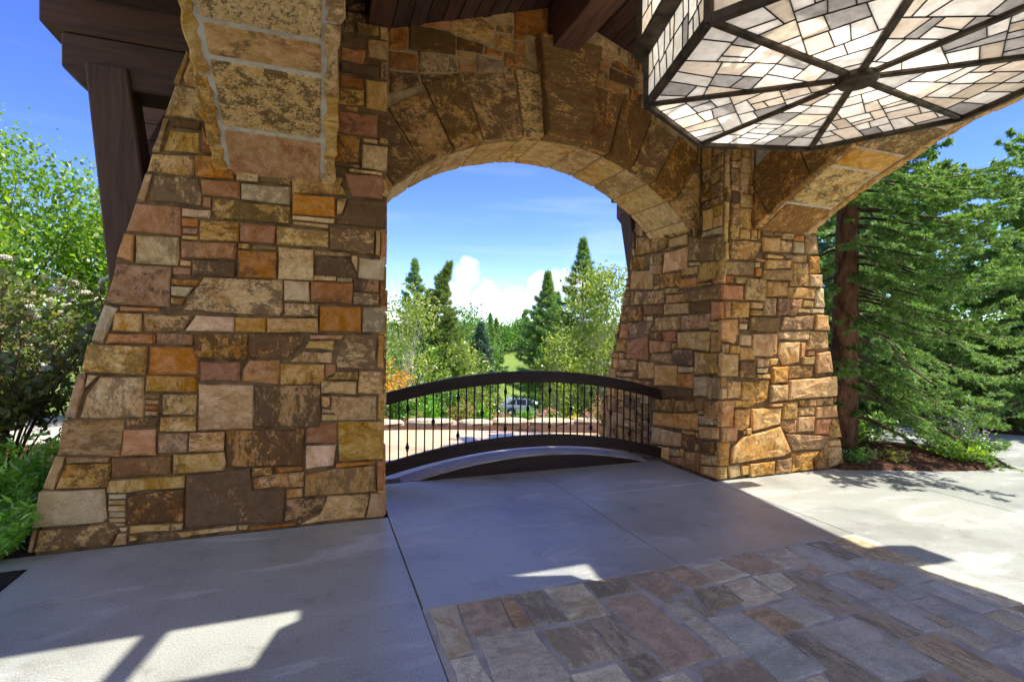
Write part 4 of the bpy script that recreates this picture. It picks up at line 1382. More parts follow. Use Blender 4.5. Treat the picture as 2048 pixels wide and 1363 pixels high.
# ------------------------------------------------------------------ porte cochere
porte = empty('porte_cochere', (XC, YC, 0), 'rustic stone porte cochere with battered piers, arches and dark timber roof', 'building')
def part(name, label=None):
    o = bpy.data.objects.new(name, None); o.empty_display_size = .2; col.objects.link(o); o.parent = porte
    if label: o['label'] = label
    return o
def core(parent, outer, back, xin, side, my=False):
    """mortar core behind the facing stones; outer: (z, x) pairs of the battered side"""
    mb = MB(); rings = []
    zs = [z for z, _ in outer]
    for z, xo in outer:
        yb = np.interp(z, [b[0] for b in back], [b[1] for b in back])
        f = 4.337
        r_ = [(xo, f, z), (xin, f, z), (xin, yb, z), (xo, yb, z)]
        if my: r_ = [(x, 2*YC-y, z) for x, y, z in r_]
        rings.append(r_)
    v = [p for r_ in rings for p in r_]; f = []
    for k in range(len(rings)-1):
        for i in range(4): j = (i+1) % 4; f.append([k*4+i, k*4+j, k*4+4+j, k*4+4+i])
    n = len(v); f += [[3,2,1,0], [n-4,n-3,n-2,n-1]]
    if (side < 0) == my: pass
    mesh_obj('mortar_core', v, f, JOINT, parent)
BACK = [(0,6.83),(1.2,6.48),(2.4,6.08),(3.0,5.93),(4.05,5.9)]
OUT_L = [(-.1,-1.79),(1.2,-1.505),(2.06,-1.31),(3.0,-1.04),(3.5,-.895),(4.05,-.67)]
OUT_R = [(-.1,5.78),(1.2,5.55),(2.06,5.385),(2.67,5.26),(3.3,5.2),(4.05,5.2)]
pier_l = part('stone_pier', 'broad stone pier with a battered outer edge in front of flowering shrubs')
pier_r = part('stone_pier', 'stone pier at the far end of the railing, beside the spruce trunk')
core(pier_l, OUT_L, BACK, .50, -1); core(pier_r, OUT_R, BACK, 3.965, 1)
back_l = part('stone_pier'); back_r = part('stone_pier')
core(back_l, OUT_L, BACK, .50, -1, True); core(back_r, OUT_R, BACK, 3.965, 1, True)
stones(LEFT, lambda u, v, o: (u, 4.325-o, v), pier_l, STONE, seed=1, proud=(-.008, .024), bev=.011, rough=.006)
stones(LEFT_INNER, lambda u, v, o: (.51+o, u, v), pier_l, STONE, seed=2)
stones(RIGHT_FRONT, lambda u, v, o: (u, 4.315-o, v), pier_r, STONE, seed=3, proud=(-.006, .022), bev=.012, rough=.007)
stones(RIGHT_INNER, lambda u, v, o: (3.955-o, u, v), pier_r, STONE, flip=True, seed=4, proud=(-.006, .02), bev=.012, rough=.007)

# arch helper: wedge between two angles of a circle, square or along x / y
def wedge(a0, a1, r0, r1, t0, t1, plane, c, gap=.005, nseg=4, jr=.008, rg=rnd, jx=(0, 0)):
    g0, g1 = gap/r0, gap/r0
    mb = []; f = []
    lo, hi = a0+g0, a1-g1
    ri = r0-rg.uniform(0, jr)
    def P(a, r_, t):
        u, z = c[0]+r_*math.cos(a), c[1]+r_*math.sin(a)
        return (u, t, z) if plane == 'xz' else (t, u, z)
    for k in range(nseg+1):
        a = lo+(hi-lo)*k/nseg; e = 0 if k in (0, nseg) else rg.uniform(-.3, .6)*jr
        j0, j1 = rg.uniform(-1, 1)*jx[0], rg.uniform(-1, 1)*jx[1]
        mb += [P(a, ri-e, t0+j0), P(a, ri-e, t1+j1), P(a, r1, t1), P(a, r1, t0)]
    for k in range(nseg):
        b = k*4
        for i in range(4): j = (i+1) % 4; f.append([b+i, b+j, b+4+j, b+4+i])
    f += [[3,2,1,0], [nseg*4+i for i in range(4)]]
    if plane == 'yz': f = [q[::-1] for q in f]
    return mb, f
ZB = 1.113; RB = 2.367
back_arch = part('stone_arch', 'stone arch framing the view over the railing')
AB = [141.5,133.3,125.2,117.2,109.5,99.3,93.9,83.2,75.8,68.3,60.9,53.4,46,38.5]
for i in range(len(AB)-1):
    a1, a0 = R(AB[i]), R(AB[i+1]); key = AB[i] == 93.9; thin = AB[i] == 99.3
    if key: continue
    V, Fc = wedge(a0, a1, RB, 2.95+rnd.uniform(-.03, .05), 4.73-rnd.uniform(0, .025), 4.86, 'xz', (XC, ZB), gap=.007, jr=.014, nseg=6, jx=(.008, 0))
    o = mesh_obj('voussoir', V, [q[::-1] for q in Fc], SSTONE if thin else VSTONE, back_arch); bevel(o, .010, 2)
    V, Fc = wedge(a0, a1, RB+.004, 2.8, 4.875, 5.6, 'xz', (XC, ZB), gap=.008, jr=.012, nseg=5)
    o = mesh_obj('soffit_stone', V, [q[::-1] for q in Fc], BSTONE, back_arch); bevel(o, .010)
o = MB().prism([(2.085,3.475),(2.52,3.475),(2.66,4.42),(1.97,4.42)], 4.60, 4.86).build('keystone', VSTONE, back_arch); bevel(o, .012)
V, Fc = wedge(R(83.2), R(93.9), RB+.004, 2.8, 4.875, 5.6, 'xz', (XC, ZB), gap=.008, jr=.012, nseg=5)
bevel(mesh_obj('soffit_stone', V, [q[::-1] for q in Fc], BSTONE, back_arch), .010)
# wall over the arch
NS = 24; mb = MB()
for i in range(NS):
    x0 = .505+(3.96-.505)*i/NS; x1 = .505+(3.96-.505)*(i+1)/NS
    zb = lambda x: ZB+math.sqrt(max(.01, (RB+.014)**2-(x-XC)**2)); zt = lambda x: 4.79-.346*abs(x-XC)-.004
    mb.hexa([(x0,4.745,zb(x0)),(x1,4.745,zb(x1)),(x1,5.585,zb(x1)),(x0,5.585,zb(x0)),(x0,4.745,zt(x0)),(x1,4.745,zt(x1)),(x1,5.585,zt(x1)),(x0,5.585,zt(x0))])
mb.build('mortar_core', JOINT2, back_arch)
stones(GABLE, lambda u, v, o: (u, 4.735-o, v), back_arch, STONE, seed=8, proud=(-.004, .012))

# side arches, spanning along y
ZS, RS = -1.29, 4.79
YB = [2.735,2.35,1.87,1.635,1.27,.86,.30]; YB = YB+[-y for y in YB[::-1]]
def side_arch(x0, x1, label):
    A = part('stone_arch', label)
    for i in range(len(YB)-1):
        a0 = math.acos(YB[i]/RS); a1 = math.acos(YB[i+1]/RS)
        key = YB[i] == .30
        r0 = RS-(.05 if key else 0)
        V, Fc = wedge(a0, a1, r0, RS+.40, x0+.10, x1-.10, 'yz', (YC, ZS), gap=.013, jr=.012)
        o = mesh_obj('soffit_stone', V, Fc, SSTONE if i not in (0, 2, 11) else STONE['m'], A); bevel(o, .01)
    LB = [2.9,2.5,2.0,1.5,1.0,.35]; LB = LB+[-y for y in LB[::-1]]
    for xa, xb in ((x0, x0+.075), (x1-.075, x1)):
        for i in range(len(LB)-1):
            a0 = math.acos(LB[i]/RS); a1 = math.acos(LB[i+1]/RS); key = LB[i] == .35
            e = rnd.uniform(0, .02)
            lo = xa-e if xa == x0 else xa; hi = xb+e if xb == x1 else xb
            if key: lo, hi = (xa-.12, xb) if xa == x0 else (xa, xb+.12)
            V, Fc = wedge(a0, a1, RS-.004-(.05 if key else 0), RS+(.72 if key else .55), lo, hi, 'yz', (YC, ZS), gap=.006, jr=.022, nseg=9, jx=(.014, .014))
            o = mesh_obj('voussoir', V, Fc, VSTONE if (x0 > 3 and xa == x0) else STONE['y'], A); bevel(o, .01)
    mb = MB(); n = 40
    for i in range(n):
        y0 = YC-2.70+5.40*i/n; y1 = YC-2.70+5.40*(i+1)/n
        zb = lambda y: ZS+math.sqrt((RS+.004)**2-(y-YC)**2); zt = lambda y: 4.79-.346*abs(y-YC)-.004
        mb.hexa([(x0+.02,y0,zb(y0)),(x1-.02,y0,zb(y0)),(x1-.02,y1,zb(y1)),(x0+.02,y1,zb(y1)),(x0+.02,y0,zt(y0)),(x1-.02,y0,zt(y0)),(x1-.02,y1,zt(y1)),(x0+.02,y1,zt(y1))])
    mb.build('mortar_core', MORTAR, A)
    return A
side_arch(-.72, .10, 'pale stone arch springing overhead from the broad pier')
side_arch(4.37, 5.19, 'pale stone arch rising behind the lantern towards the spruce')

# timber roof: two crossing gables, boards running out along each arm, a glazed strip along the cross ridge
roof = part('timber_roof', 'dark stained timber roof with board ceiling')
ZR, PT = 4.79, .346
ARMS = {'N': (Vector((0, 1, 0)), 4.1), 'S': (Vector((0, -1, 0)), 3.7), 'E': (Vector((1, 0, 0)), 3.67), 'W': (Vector((-1, 0, 0)), 3.95)}
DMAX, BW = 3.30, .15
deck = MB()
for nm, (a, send) in ARMS.items():
    p = Vector((a.y, a.x, 0)); ns = nm in 'NS'
    for sd in (-1, 1):
        k = 0
        while k*BW < DMAX:
            d0, d1 = k*BW, (k+1)*BW; k += 1
            if ns: s0, s1 = (max(d0, .6), max(d1, .6)) if d0 < 1.66 else (d0, d1)
            else: s0, s1 = (max(d0, 1.66), max(d1, 1.66)) if d0 < .6 else (d0, d1)
            def pt(s_, d_, dz):
                v = Vector((XC, YC, 0))+a*s_+p*(sd*d_); return (v.x, v.y, ZR-PT*d_+dz)
            deck.hexa([pt(s0,d0,.03),pt(send,d0,.03),pt(send,d1,.03),pt(s1,d1,.03),pt(s0,d0,.2),pt(send,d0,.2),pt(send,d1,.2),pt(s1,d1,.2)])
            if nm in 'NW':
                g = .005; b = MB().hexa([pt(s0,d0+g,0),pt(send-.03,d0+g,0),pt(send-.03,d1-g,0),pt(s1,d1-g,0),pt(s0,d0+g,.026),pt(send-.03,d0+g,.026),pt(send-.03,d1-g,.026),pt(s1,d1-g,.026)])
                b.build('board', BY if ns else BX, roof)
deck.build('roof_deck', SHINGLE, roof)
# the two far boards arms keep a plain lining
for z0, bx in ((4.30, (2.105,YC-3.9,2.375,YC+5.35)), ):
    bevel(MB().box(bx[0],bx[1],z0,bx[2],bx[3],4.74).build('ridge_beam', WY, roof), .008)
bevel(MB().box(XC-4.1,YC-.135,4.325,XC+3.87,YC+.135,4.735).build('ridge_beam', WX, roof), .008)
for sx in (-1, 1):
    x = XC+sx*1.80
    bevel(MB().box(x-.085,YC+1.95,3.985,x+.085,YC+5.35,4.135).build('purlin', WY, roof), .006)
    bevel(MB().box(x-.085,YC-3.9,3.985,x+.085,YC-1.95,4.135).build('purlin', WY, roof), .006)
    y = YC+sx*1.80
    bevel(MB().box(XC+1.95,y-.085,3.985,XC+3.87,y+.085,4.135).build('purlin', WX, roof), .006)
    bevel(MB().box(XC-4.1,y-.085,3.985,XC-1.95,y+.085,4.135).build('purlin', WX, roof), .006)
# skylight bars and panes across the ridge
for i in range(5):
    x = XC-1.66+.83*i
    for sd in (-1, 1):
        bb = MB().bar((x, YC+sd*.12, 4.80), (x, YC+sd*.62, 4.80-.346*.5), .075, .09); bb.build('skylight_bar', WY, roof)
for sd in (-1, 1):
    MB().bar((XC-1.69, YC+sd*.62, 4.63), (XC+1.69, YC+sd*.62, 4.63), .05, .12).build('skylight_curb', WX, roof)
# doubled eave beams with chamfered ends, and their raking braces
def eave(prof_u, prof_l, brace, t0, t1, ax, M):
    o = MB().prism(prof_u, t0, t1, ax).build('eave_beam', M, roof); bevel(o, .01)
    o = MB().prism(prof_l, t0+.012, t1-.012, ax).build('eave_beam', M, roof); bevel(o, .01)
    o = MB().prism(brace, t0-.02, t1-.05, ax).build('brace', WZ, roof); bevel(o, .012)
eave([(-.3,3.565),(-1.66,3.565),(-1.805,3.60),(-1.805,3.82),(-.3,3.82)], [(-.3,3.225),(-1.575,3.225),(-1.685,3.325),(-1.685,3.56),(-.3,3.56)],
     [(-1.545,3.37),(-1.295,3.37),(-1.10,1.85),(-1.40,1.85)], 4.45, 4.76, 'y', WX)
eave([(5.4,3.565),(6.98,3.565),(7.12,3.60),(7.12,3.80),(5.4,3.80)], [(5.4,3.225),(6.86,3.225),(6.97,3.325),(6.97,3.56),(5.4,3.56)],
     [(6.84,3.37),(6.58,3.37),(6.20,2.1),(6.50,2.1)], 4.28, 4.6, 'x', WY)
for k in range(9):
    MB().box(-1.52,5.30,2.45+k*.14,-.80,5.33,2.45+k*.14+.132).build('siding_board', BX, roof)

# ------------------------------------------------------------------ lantern
lant = empty('hanging_lantern', (XC, YC, 2.664), 'huge octagonal lantern of leaded white glass hanging under the roof', 'lantern')
OA = [R(6+45*i) for i in range(8)]
def oc(i, r_, z): a = OA[i % 8]; return Vector((XC+r_*math.cos(a), YC+r_*math.sin(a), z))
Z0, Z1, Z2 = 2.664, 2.905, 3.60; RA, RF, RU = .905, .985, .94
fr = MB()
for i in range(8):
    bevel(MB().bar(oc(i, .03, Z0+.004), oc(i, RA, Z0+.004), .032, .030).build('rib', BRONZE, lant), .004)
    bevel(MB().bar(oc(i, RA, Z0), oc(i+1, RA, Z0), .03, .04).build('bottom_rail', BRONZE, lant), .004)
    MB().bar(oc(i, RA, Z0-.01), oc(i, RA, Z1), .032, .032, up=(1, .3, 0)).build('corner_post', BRONZE, lant)
    MB().hexa([oc(i,RA-.02,Z1),oc(i+1,RA-.02,Z1),oc(i+1,RF,Z1+.012),oc(i,RF,Z1+.012),oc(i,RA-.02,Z1+.016),oc(i+1,RA-.02,Z1+.016),oc(i+1,RF,Z1+.028),oc(i,RF,Z1+.028)]).build('flange', BRONZE, lant)
    MB().bar(oc(i, RU, Z1+.02), oc(i, RU, Z2), .032, .032, up=(1, .3, 0)).build('corner_post', BRONZE, lant)
    MB().bar(oc(i, RU, Z2), oc(i+1, RU, Z2), .03, .04).build('top_rail', BRONZE, lant)
    MB().bar(oc(i, .02, Z2+.22), oc(i, RU, Z2), .022, .022).build('top_spoke', BRONZE, lant)
MB().lathe((XC, YC, Z0), [(.02,-.03),(.075,-.028),(.085,-.015),(.085,.012),(.04,.03)], 20).build('hub', BRONZE, lant)
MB().lathe((XC, YC, Z0), [(.012,.02),(.012,1.17),(.03,1.18),(.03,1.25),(.012,1.26),(.012,1.655)], 8).build('stem', BRONZE, lant)
for i in range(4):
    a = R(20+90*i); c = (XC+.28*math.cos(a), YC+.28*math.sin(a), Z0+.42)
    MB().bar((XC, YC, Z0+.40), c, .016).build('lamp_arm', BRONZE, lant)
    MB().lathe(c, [(.035,-.03),(.035,0),(.014,.02),(.014,.06),(.03,.09),(.034,.12),(.02,.15),(.004,.16)], 10).build('lamp', WHITEF, lant)
FILL_W = 4.8  # fill lights added inside the lantern to brighten its panes and the ceiling
for i in range(4):
    a = R(20+90*i); ld = bpy.data.lights.new('lantern_fill', 'POINT'); ld.energy = FILL_W; ld.color = (1, .93, .84); ld.shadow_soft_size = .05
    lo = bpy.data.objects.new('lantern_fill', ld); col.objects.link(lo); lo.parent = lant; lo.location = (.28*math.cos(a), .28*math.sin(a), .62)
def glass(name, c1, c2, tr=.72):
    t = NT(name); co = t.coord(True); n1 = t.noise(co, 22, 5, .6, .5); n2 = t.noise(co, 130, 2, .5)
    c = t.vary(t.mix(t.ramp(n1, .35, .7), lin(*c1), lin(*c2)), .004, .05, .07)
    b = t.bump(n2, .25, .003)
    d = t.n('ShaderNodeBsdfPrincipled'); d.inputs['Roughness'].default_value = .25; t.l(c, d.inputs['Base Color']); t.l(b, d.inputs['Normal'])
    tl = t.n('ShaderNodeBsdfTranslucent'); t.l(c, tl.inputs['Color']); t.l(b, tl.inputs['Normal'])
    mx = t.n('ShaderNodeMixShader'); mx.inputs[0].default_value = tr; t.l(d.outputs[0], mx.inputs[1]); t.l(tl.outputs[0], mx.inputs[2])
    t.l(mx.outputs[0], t.out.inputs['Surface']); return t.m
GL = [glass('opal glass', (240,238,234), (222,219,214)), glass('opal glass warm', (236,230,220), (220,211,200)), glass('grey seedy glass', (204,202,199), (180,178,176)), glass('rose tan glass', (228,220,208), (208,199,188), .66)]
def clip(poly, pt, nrm):
    o = []; n = len(poly)
    for i in range(n):
        a, b = poly[i], poly[(i+1) % n]; da, db = (a-pt).dot(nrm), (b-pt).dot(nrm)
        if da >= 0: o.append(a)
        if da*db < 0: o.append(a+(b-a)*(da/(da-db)))
    return o
def split(poly, amin, dirs, rg, lead, depth=0):
    A = abs(area([tuple(p) for p in poly]))
    if A < amin*rg.uniform(.7, 1.9) or depth > 7: return [poly]
    best = max(range(len(poly)), key=lambda i: (poly[i]-poly[(i+1) % len(poly)]).length)
    e = (poly[(best+1) % len(poly)]-poly[best]).normalized()
    # cut across the longest side, snapped to one of the panel's grain directions
    ang = min(dirs, key=lambda t: abs(Vector((math.cos(t), math.sin(t))).dot(e)))+rg.gauss(0, .10)
    d = Vector((math.cos(ang), math.sin(ang))); nrm = Vector((-d.y, d.x))
    t = rg.uniform(.33, .67); pt = poly[best]+(poly[(best+1) % len(poly)]-poly[best])*t
    a, b = clip(poly, pt, nrm), clip(poly, pt, -nrm)
    if len(a) < 3 or len(b) < 3: return [poly]
    on = [v for v in a if abs((v-pt).dot(nrm)) < 1e-6]
    if len(on) >= 2: lead.append((on[0], on[-1]))
    return split(a, amin, dirs, rg, lead, depth+1)+split(b, amin, dirs, rg, lead, depth+1)
def panel(quad, amin, dirs, seed, thick=.004, wts=(5, 3, 3, 2)):
    """quad: 3D corners of a flat facet; panes and lead cames fill it"""
    rg = random.Random(seed); o_ = quad[0]; ex = (quad[1]-o_).normalized(); nz_ = ex.cross(quad[-1]-o_).normalized(); ey = nz_.cross(ex)
    P2 = [Vector(((q-o_).dot(ex), (q-o_).dot(ey))) for q in quad]
    gp = bpy.data.objects.new('glass_panel', None); col.objects.link(gp); gp.parent = lant
    lead = []; to3 = lambda v, h: o_+ex*v.x+ey*v.y+nz_*h
    for poly in split(P2, amin, dirs, rg, lead):
        q = [Vector(v) for v in inset([tuple(p) for p in poly], .001)]; n = len(q)
        if n < 3: continue
        V = [to3(v, -thick/2) for v in q]+[to3(v, thick/2) for v in q]
        mesh_obj('pane', V, [list(range(n))[::-1], list(range(n, 2*n))]+[[i, (i+1) % n, n+(i+1) % n, n+i] for i in range(n)], rg.choices(GL, wts)[0], gp)
    mb = MB()
    for a, b in lead: mb.bar(to3(a, 0), to3(b, 0), .0036, .011, up=nz_)
    if mb.v: tag(mb.build('leading', IRON, gp), kind='stuff')
for i in range(8):
    a0 = OA[i]; c0, c1 = oc(i, RA-.01, Z0+.006), oc(i+1, RA-.01, Z0+.006); h = Vector((XC, YC, Z0+.006))
    panel([c0, c1, h], .0155, [0+.12*((i*37) % 5-2)*.3, math.pi/2+.15*((i*53) % 5-2)*.4, .9], 40+i, wts=(8, 4, 3, 1))
for i in range(8):
    near = i in (2, 3, 4, 5)
    panel([oc(i, RA, Z0+.02), oc(i+1, RA, Z0+.02), oc(i+1, RA, Z1-.005), oc(i, RA, Z1-.005)], .010 if near else .03, [math.pi/2, math.pi/2+.12, .1], 60+i, wts=(7, 2, 2, 0))
    panel([oc(i, RU, Z1+.03), oc(i+1, RU, Z1+.03), oc(i+1, RU, Z2-.02), oc(i, RU, Z2-.02)], .035 if near else .08, [math.pi/2, 0], 80+i, wts=(7, 2, 2, 0))

# ------------------------------------------------------------------ railing and timber kerb
rail = empty('bridge_railing', (2.2, 5.34, .1), 'arched dark timber railing with iron balusters between the piers', 'railing')
def arc_beam(name, zf, th, y0, y1, mat, parent, x0=.50, x1=3.965, zmin=None, n=28):
    mb = MB(); v = []; f = []
    for i in range(n+1):
        x = x0+(x1-x0)*i/n; zt = zf(x); zb = zt-th if zmin is None else zmin
        if zmin is not None: zt = max(zt, zmin+.01)
        v += [(x,y0,zb),(x,y1,zb),(x,y1,zt),(x,y0,zt)]
    for i in range(n):
        b = i*4
        for k in range(4): j = (k+1) % 4; f.append([b+k, b+4+k, b+4+j, b+j])
    f += [[0,1,2,3], [n*4+3,n*4+2,n*4+1,n*4]]
    return bevel(mesh_obj(name, v, f, mat, parent), .006)
zt1 = lambda x: 1.105-.0824*(x-2.2)**2
zt2 = lambda x: .388-.081*(x-2.2)**2
arc_beam('top_rail', zt1, .125, 5.31, 5.375, RAILW, rail); arc_beam('bottom_rail', zt2, .128, 5.31, 5.375, RAILW, rail)
for i in range(36):
    x = .678+.0888*i; z0, z1 = zt2(x)-.01, zt1(x)-.115
    mb = MB().box(x-.0065,5.336,z0,x+.0065,5.349,z1)
    if i % 3 == 2:
        for zk in (((z0+.105, z1-.105) if i % 6 == 2 else ((z0+z1)/2,))):
            mb.lathe((x,5.3425,zk), [(.008,-.045),(.013,-.04),(.013,-.033),(.009,-.03),(.019,-.012),(.02,0),(.019,.012),(.009,.03),(.013,.033),(.013,.04),(.008,.045)], 10)
    mb.build('baluster', IRON, rail)
kerb = empty('arched_timber_kerb', (2.3, 5.3, -.1), 'low arched timber kerb with weathered grey top under the railing', 'kerb')
zk_ = lambda x: .178-.0905*(x-2.32)**2
arc_beam('kerb_beam', lambda x: zk_(x)-.016, 0, 5.283, 5.60, RAILW, kerb, x0=.52, x1=3.945, zmin=-.14)
arc_beam('weathered_cap', zk_, .015, 5.279, 5.605, GREYW, kerb, x0=.75, x1=3.93)

# drain at the left edge of the drive
gr = empty('drain_grate', (-1.9, 3.9, 0), 'dark slotted iron drain grate in the concrete beside the ferny plants', 'drain grate')
MB().box(-2.10,3.77,.001,-1.70,4.065,.004).build('tray', IRON, gr)
for k in range(10): MB().box(-2.09,3.775+k*.029,.004,-1.705,3.775+k*.029+.018,.010).build('slat', GRATE, gr)

# ------------------------------------------------------------------ planting helpers
def unit(v): return v/np.maximum(np.linalg.norm(v, axis=-1, keepdims=True), 1e-9)
def needle_tris(S, T, L, k, ln, wd, rg, lift=.35):
    """k needles on each twig (start S, direction T, length L): thin triangles standing off the twig"""
    n = len(S); u = rg.random((n, k, 1)); T_ = T[:, None, :]
    pos = S[:, None, :]+T_*(L[:, None, None]*u)
    rv = unit(rg.normal(size=(n, k, 3))+np.array([0, 0, lift])); pr = unit(rv-T_*np.sum(rv*T_, -1, keepdims=True))
    nd = unit(pr*1.0+T_*rg.uniform(.4, 1.1, (n, k, 1)))
    b = unit(np.cross(nd, rg.normal(size=(n, k, 3))))
    l_ = ln*rg.uniform(.7, 1.25, (n, k, 1)); w_ = wd*rg.uniform(.8, 1.2, (n, k, 1))
    A = pos-b*w_; B = pos+b*w_; Cc = pos+nd*l_
    V = np.stack([A, B, Cc], 2).reshape(-1, 3); F = np.arange(len(V)).reshape(-1, 3)
    return V, F
def leaf_quads(P, size, rg, aspect=.6, up=.35, D=None, jit=.35):
    n = len(P); nrm = unit(rg.normal(size=(n, 3))+np.array([0, 0, up]))
    d = rg.normal(size=(n, 3)) if D is None else D+rg.normal(size=(n, 3))*jit
    d = unit(d-nrm*np.sum(d*nrm, -1, keepdims=True)); s_ = np.cross(nrm, d)
    L = size*rg.uniform(.6, 1.3, (n, 1)); W = L*aspect*rg.uniform(.8, 1.2, (n, 1))
    fold = nrm*(W*.25)
    V = np.stack([P-d*L*.5, P+s_*W*.5+fold, P+d*L*.5, P-s_*W*.5+fold], 1).reshape(-1, 3)
    return V, np.arange(len(V)).reshape(-1, 4)
def tree_root(name, x, y, label, cat='tree', group=None, z=None):
    z = float(terrain(x, y)) if z is None else z
    return empty(name, (x, y, z), label, cat, group), z
def spruce(name, x, y, H, rad, label, nb=90, mat=None, tw=16, sub=2, k=16, ln=.05, wd=.007, seed=0, z=None, trunk=.2, z0=.08, group=None, bend=0, keep=None, droop=.35, power=.85, twl=.42, needle_skip=.12, extra=()):
    rg = np.random.default_rng(seed); t, zb = tree_root(name, x, y, label, 'spruce', group, z)
    def axis(h):
        h = np.asarray(h, dtype=float); f = h/H
        o = np.stack([np.sin(f*3.0)*.04*trunk*4, np.cos(f*2.3)*.04*trunk*4-.16*trunk, h], -1)
        o[..., 0] += bend*np.maximum(0, f-.75)**1.3*H
        return o
    pts = [Vector(axis(h))+Vector((x, y, zb)) for h in np.linspace(-.1, H, 14)]
    MB().tube(pts, [trunk*(1-.93*(i/13)**.9) for i in range(14)], 10).build('trunk', BARK, t, True)
    S_, T_, L_ = [], [], []; wood = MB()
    for i in range(nb+len(extra)):
        f = z0+(1-z0)*((min(i, nb-1)+rg.random())/nb)**1.05
        h = H*min(f, .995); az = i*2.39996+rg.normal()*.25
        length = rad*((1-f)**power+.012)*rg.uniform(.72, 1.12)*(.42+.58*min(1, (1-f)/.24))
        ex = extra[i-nb] if i >= nb else None
        if ex: az, h, length, f = R(ex[0]), ex[1], ex[2], ex[1]/H
        elif keep is not None:
            length *= keep(az, h)
            if length < .12: continue
        el = .55*(f-.35)-.05+rg.normal()*.10          # upper limbs rise, lower ones hang
        if ex: el = R(ex[3])
        n = 9; q = np.linspace(0, 1, n)[:, None]
        d = np.array([math.cos(az), math.sin(az), 0]); up_ = np.array([0, 0, 1.0])
        sag = droop*length*(1-f)
        crv = axis(h)+np.array([x, y, zb])+d*(length*q)+up_*(math.tan(el)*length*q*.8-sag*np.sin(q*1.9)**2*.55+.16*length*q**3)
        sw = np.cross(d, up_)*rg.normal()*.12*length; crv = crv+sw*q**2
        r0 = max(.006, trunk*.16*(length/rad)**.7)
        wood.tube([Vector(p) for p in crv], [r0*(1-.85*j/(n-1)) for j in range(n)], 5, False)
        m_ = max(4, int(tw*(length/rad)**.6))
        u = needle_skip+(1-needle_skip)*np.sort(rg.random(m_))
        ix = np.clip((u*(n-1)).astype(int), 0, n-2); fr_ = (u*(n-1)-ix)[:, None]
        base = crv[ix]*(1-fr_)+crv[ix+1]*fr_; tan = unit(crv[ix+1]-crv[ix])
        side = unit(np.cross(tan, up_))*np.where(rg.random((m_, 1)) < .5, -1, 1)
        td = unit(tan*rg.uniform(.55, 1.0, (m_, 1))+side*rg.uniform(.5, 1.0, (m_, 1))+up_*rg.normal(-.18, .16, (m_, 1)))
        tl = twl*length**.5*(1.05-u*.62)*rg.uniform(.6, 1.15, m_)
        S_.append(base); T_.append(td); L_.append(tl)
        for s_ in range(sub):
            v = rg.uniform(.25, .85, (m_, 1)); b2 = base+td*tl[:, None]*v
            td2 = unit(td+np.cross(td, up_)*rg.normal(0, .8, (m_, 1))+up_*rg.normal(-.1, .2, (m_, 1)))
            S_.append(b2); T_.append(td2); L_.append(tl*.45*rg.uniform(.6, 1.1, m_))
        # needles along the outer limb itself
        S_.append(crv[3:-1]); T_.append(unit(crv[4:]-crv[3:-1])); L_.append(np.linalg.norm(crv[4:]-crv[3:-1], axis=1))
    top = axis(H)+np.array([x, y, zb])
    S_.append(np.array([top-np.array([0, 0, .05*H])])); T_.append(np.array([[bend*.6, 0, 1.0]])); L_.append(np.array([.07*H]))
    S, T, L = np.concatenate(S_), np.concatenate(T_), np.concatenate(L_)
    V, F = needle_tris(S, unit(T), L, k, ln, wd, rg)
    wood.build('limbs', LIMB, t)
    fast_mesh('crown', V, F, mat or L_SPRUCE, t, (x, y, zb))
    return t
def broadleaf(name, x, y, H, crown, label, nclump=70, per=60, size=.07, mat=None, seed=0, z=None, trunk=.12, bark=None, cat='tree', clump=.35, zlow=.25, group=None, stems=1, shape=1.0, aspect=.62, lean=0, hollow=.45, tt=1.0):
    rg = np.random.default_rng(seed); t, zb = tree_root(name, x, y, label, cat, group, z)
    wood = MB(); base = np.array([x, y, zb]); mid = H*(zlow+(1-zlow)/2); hh = H*(1-zlow)/2
    C_ = []
    while len(C_) < nclump:
        p = rg.uniform(-1, 1, 3); r_ = np.linalg.norm(p)
        if r_ > 1 or r_ < hollow*rg.random(): continue
        taper = 1-(max(0, p[2])**1.4)*.55*shape
        C_.append(np.array([p[0]*crown*taper+lean*p[2], p[1]*crown*taper, mid+p[2]*hh]))
    C_ = np.array(C_)
    for s_ in range(stems):
        off = rg.normal(size=2)*.12*crown*(stems > 1)
        tp = [Vector((x+off[0]*f*4*(stems > 1)+math.sin(f*4+s_)*.03*H*.3, y+off[1]*f*4*(stems > 1), zb-.05+f*H*.9)) for f in np.linspace(0, 1, 8)]
        wood.tube(tp, [trunk*(1-.85*i/7)/(stems**.4) for i in range(8)], 8)
    limbs = MB()
    for i, c in enumerate(C_[:min(nclump, 60)]):
        f = np.clip((c[2]/H-.25)*.9, .12, .8); st = Vector((x, y, zb+f*H*.85)); en = Vector(base+c)
        md = st.lerp(en, .5)+Vector(rg.normal(size=3)*.05*crown)-Vector((0, 0, .04*crown))
        limbs.tube([st, md, en], [trunk*.28*(1-f*.6), trunk*.16*(1-f*.5), trunk*.05], 5, False)
    wood.build('trunk', bark or TWIG, t, True); limbs.build('limbs', bark or TWIG, t)
    n = nclump*per; ci = np.repeat(np.arange(nclump), per)
    P = base+C_[ci]+rg.normal(size=(n, 3))*np.array([clump, clump, clump*.7])*rg.uniform(.5, 1.25, (nclump, 1))[ci]
    V, F = leaf_quads(P, size, rg, aspect)
    fast_mesh('crown', V, F, mat or L_GREEN, t, (x, y, zb))
    return t
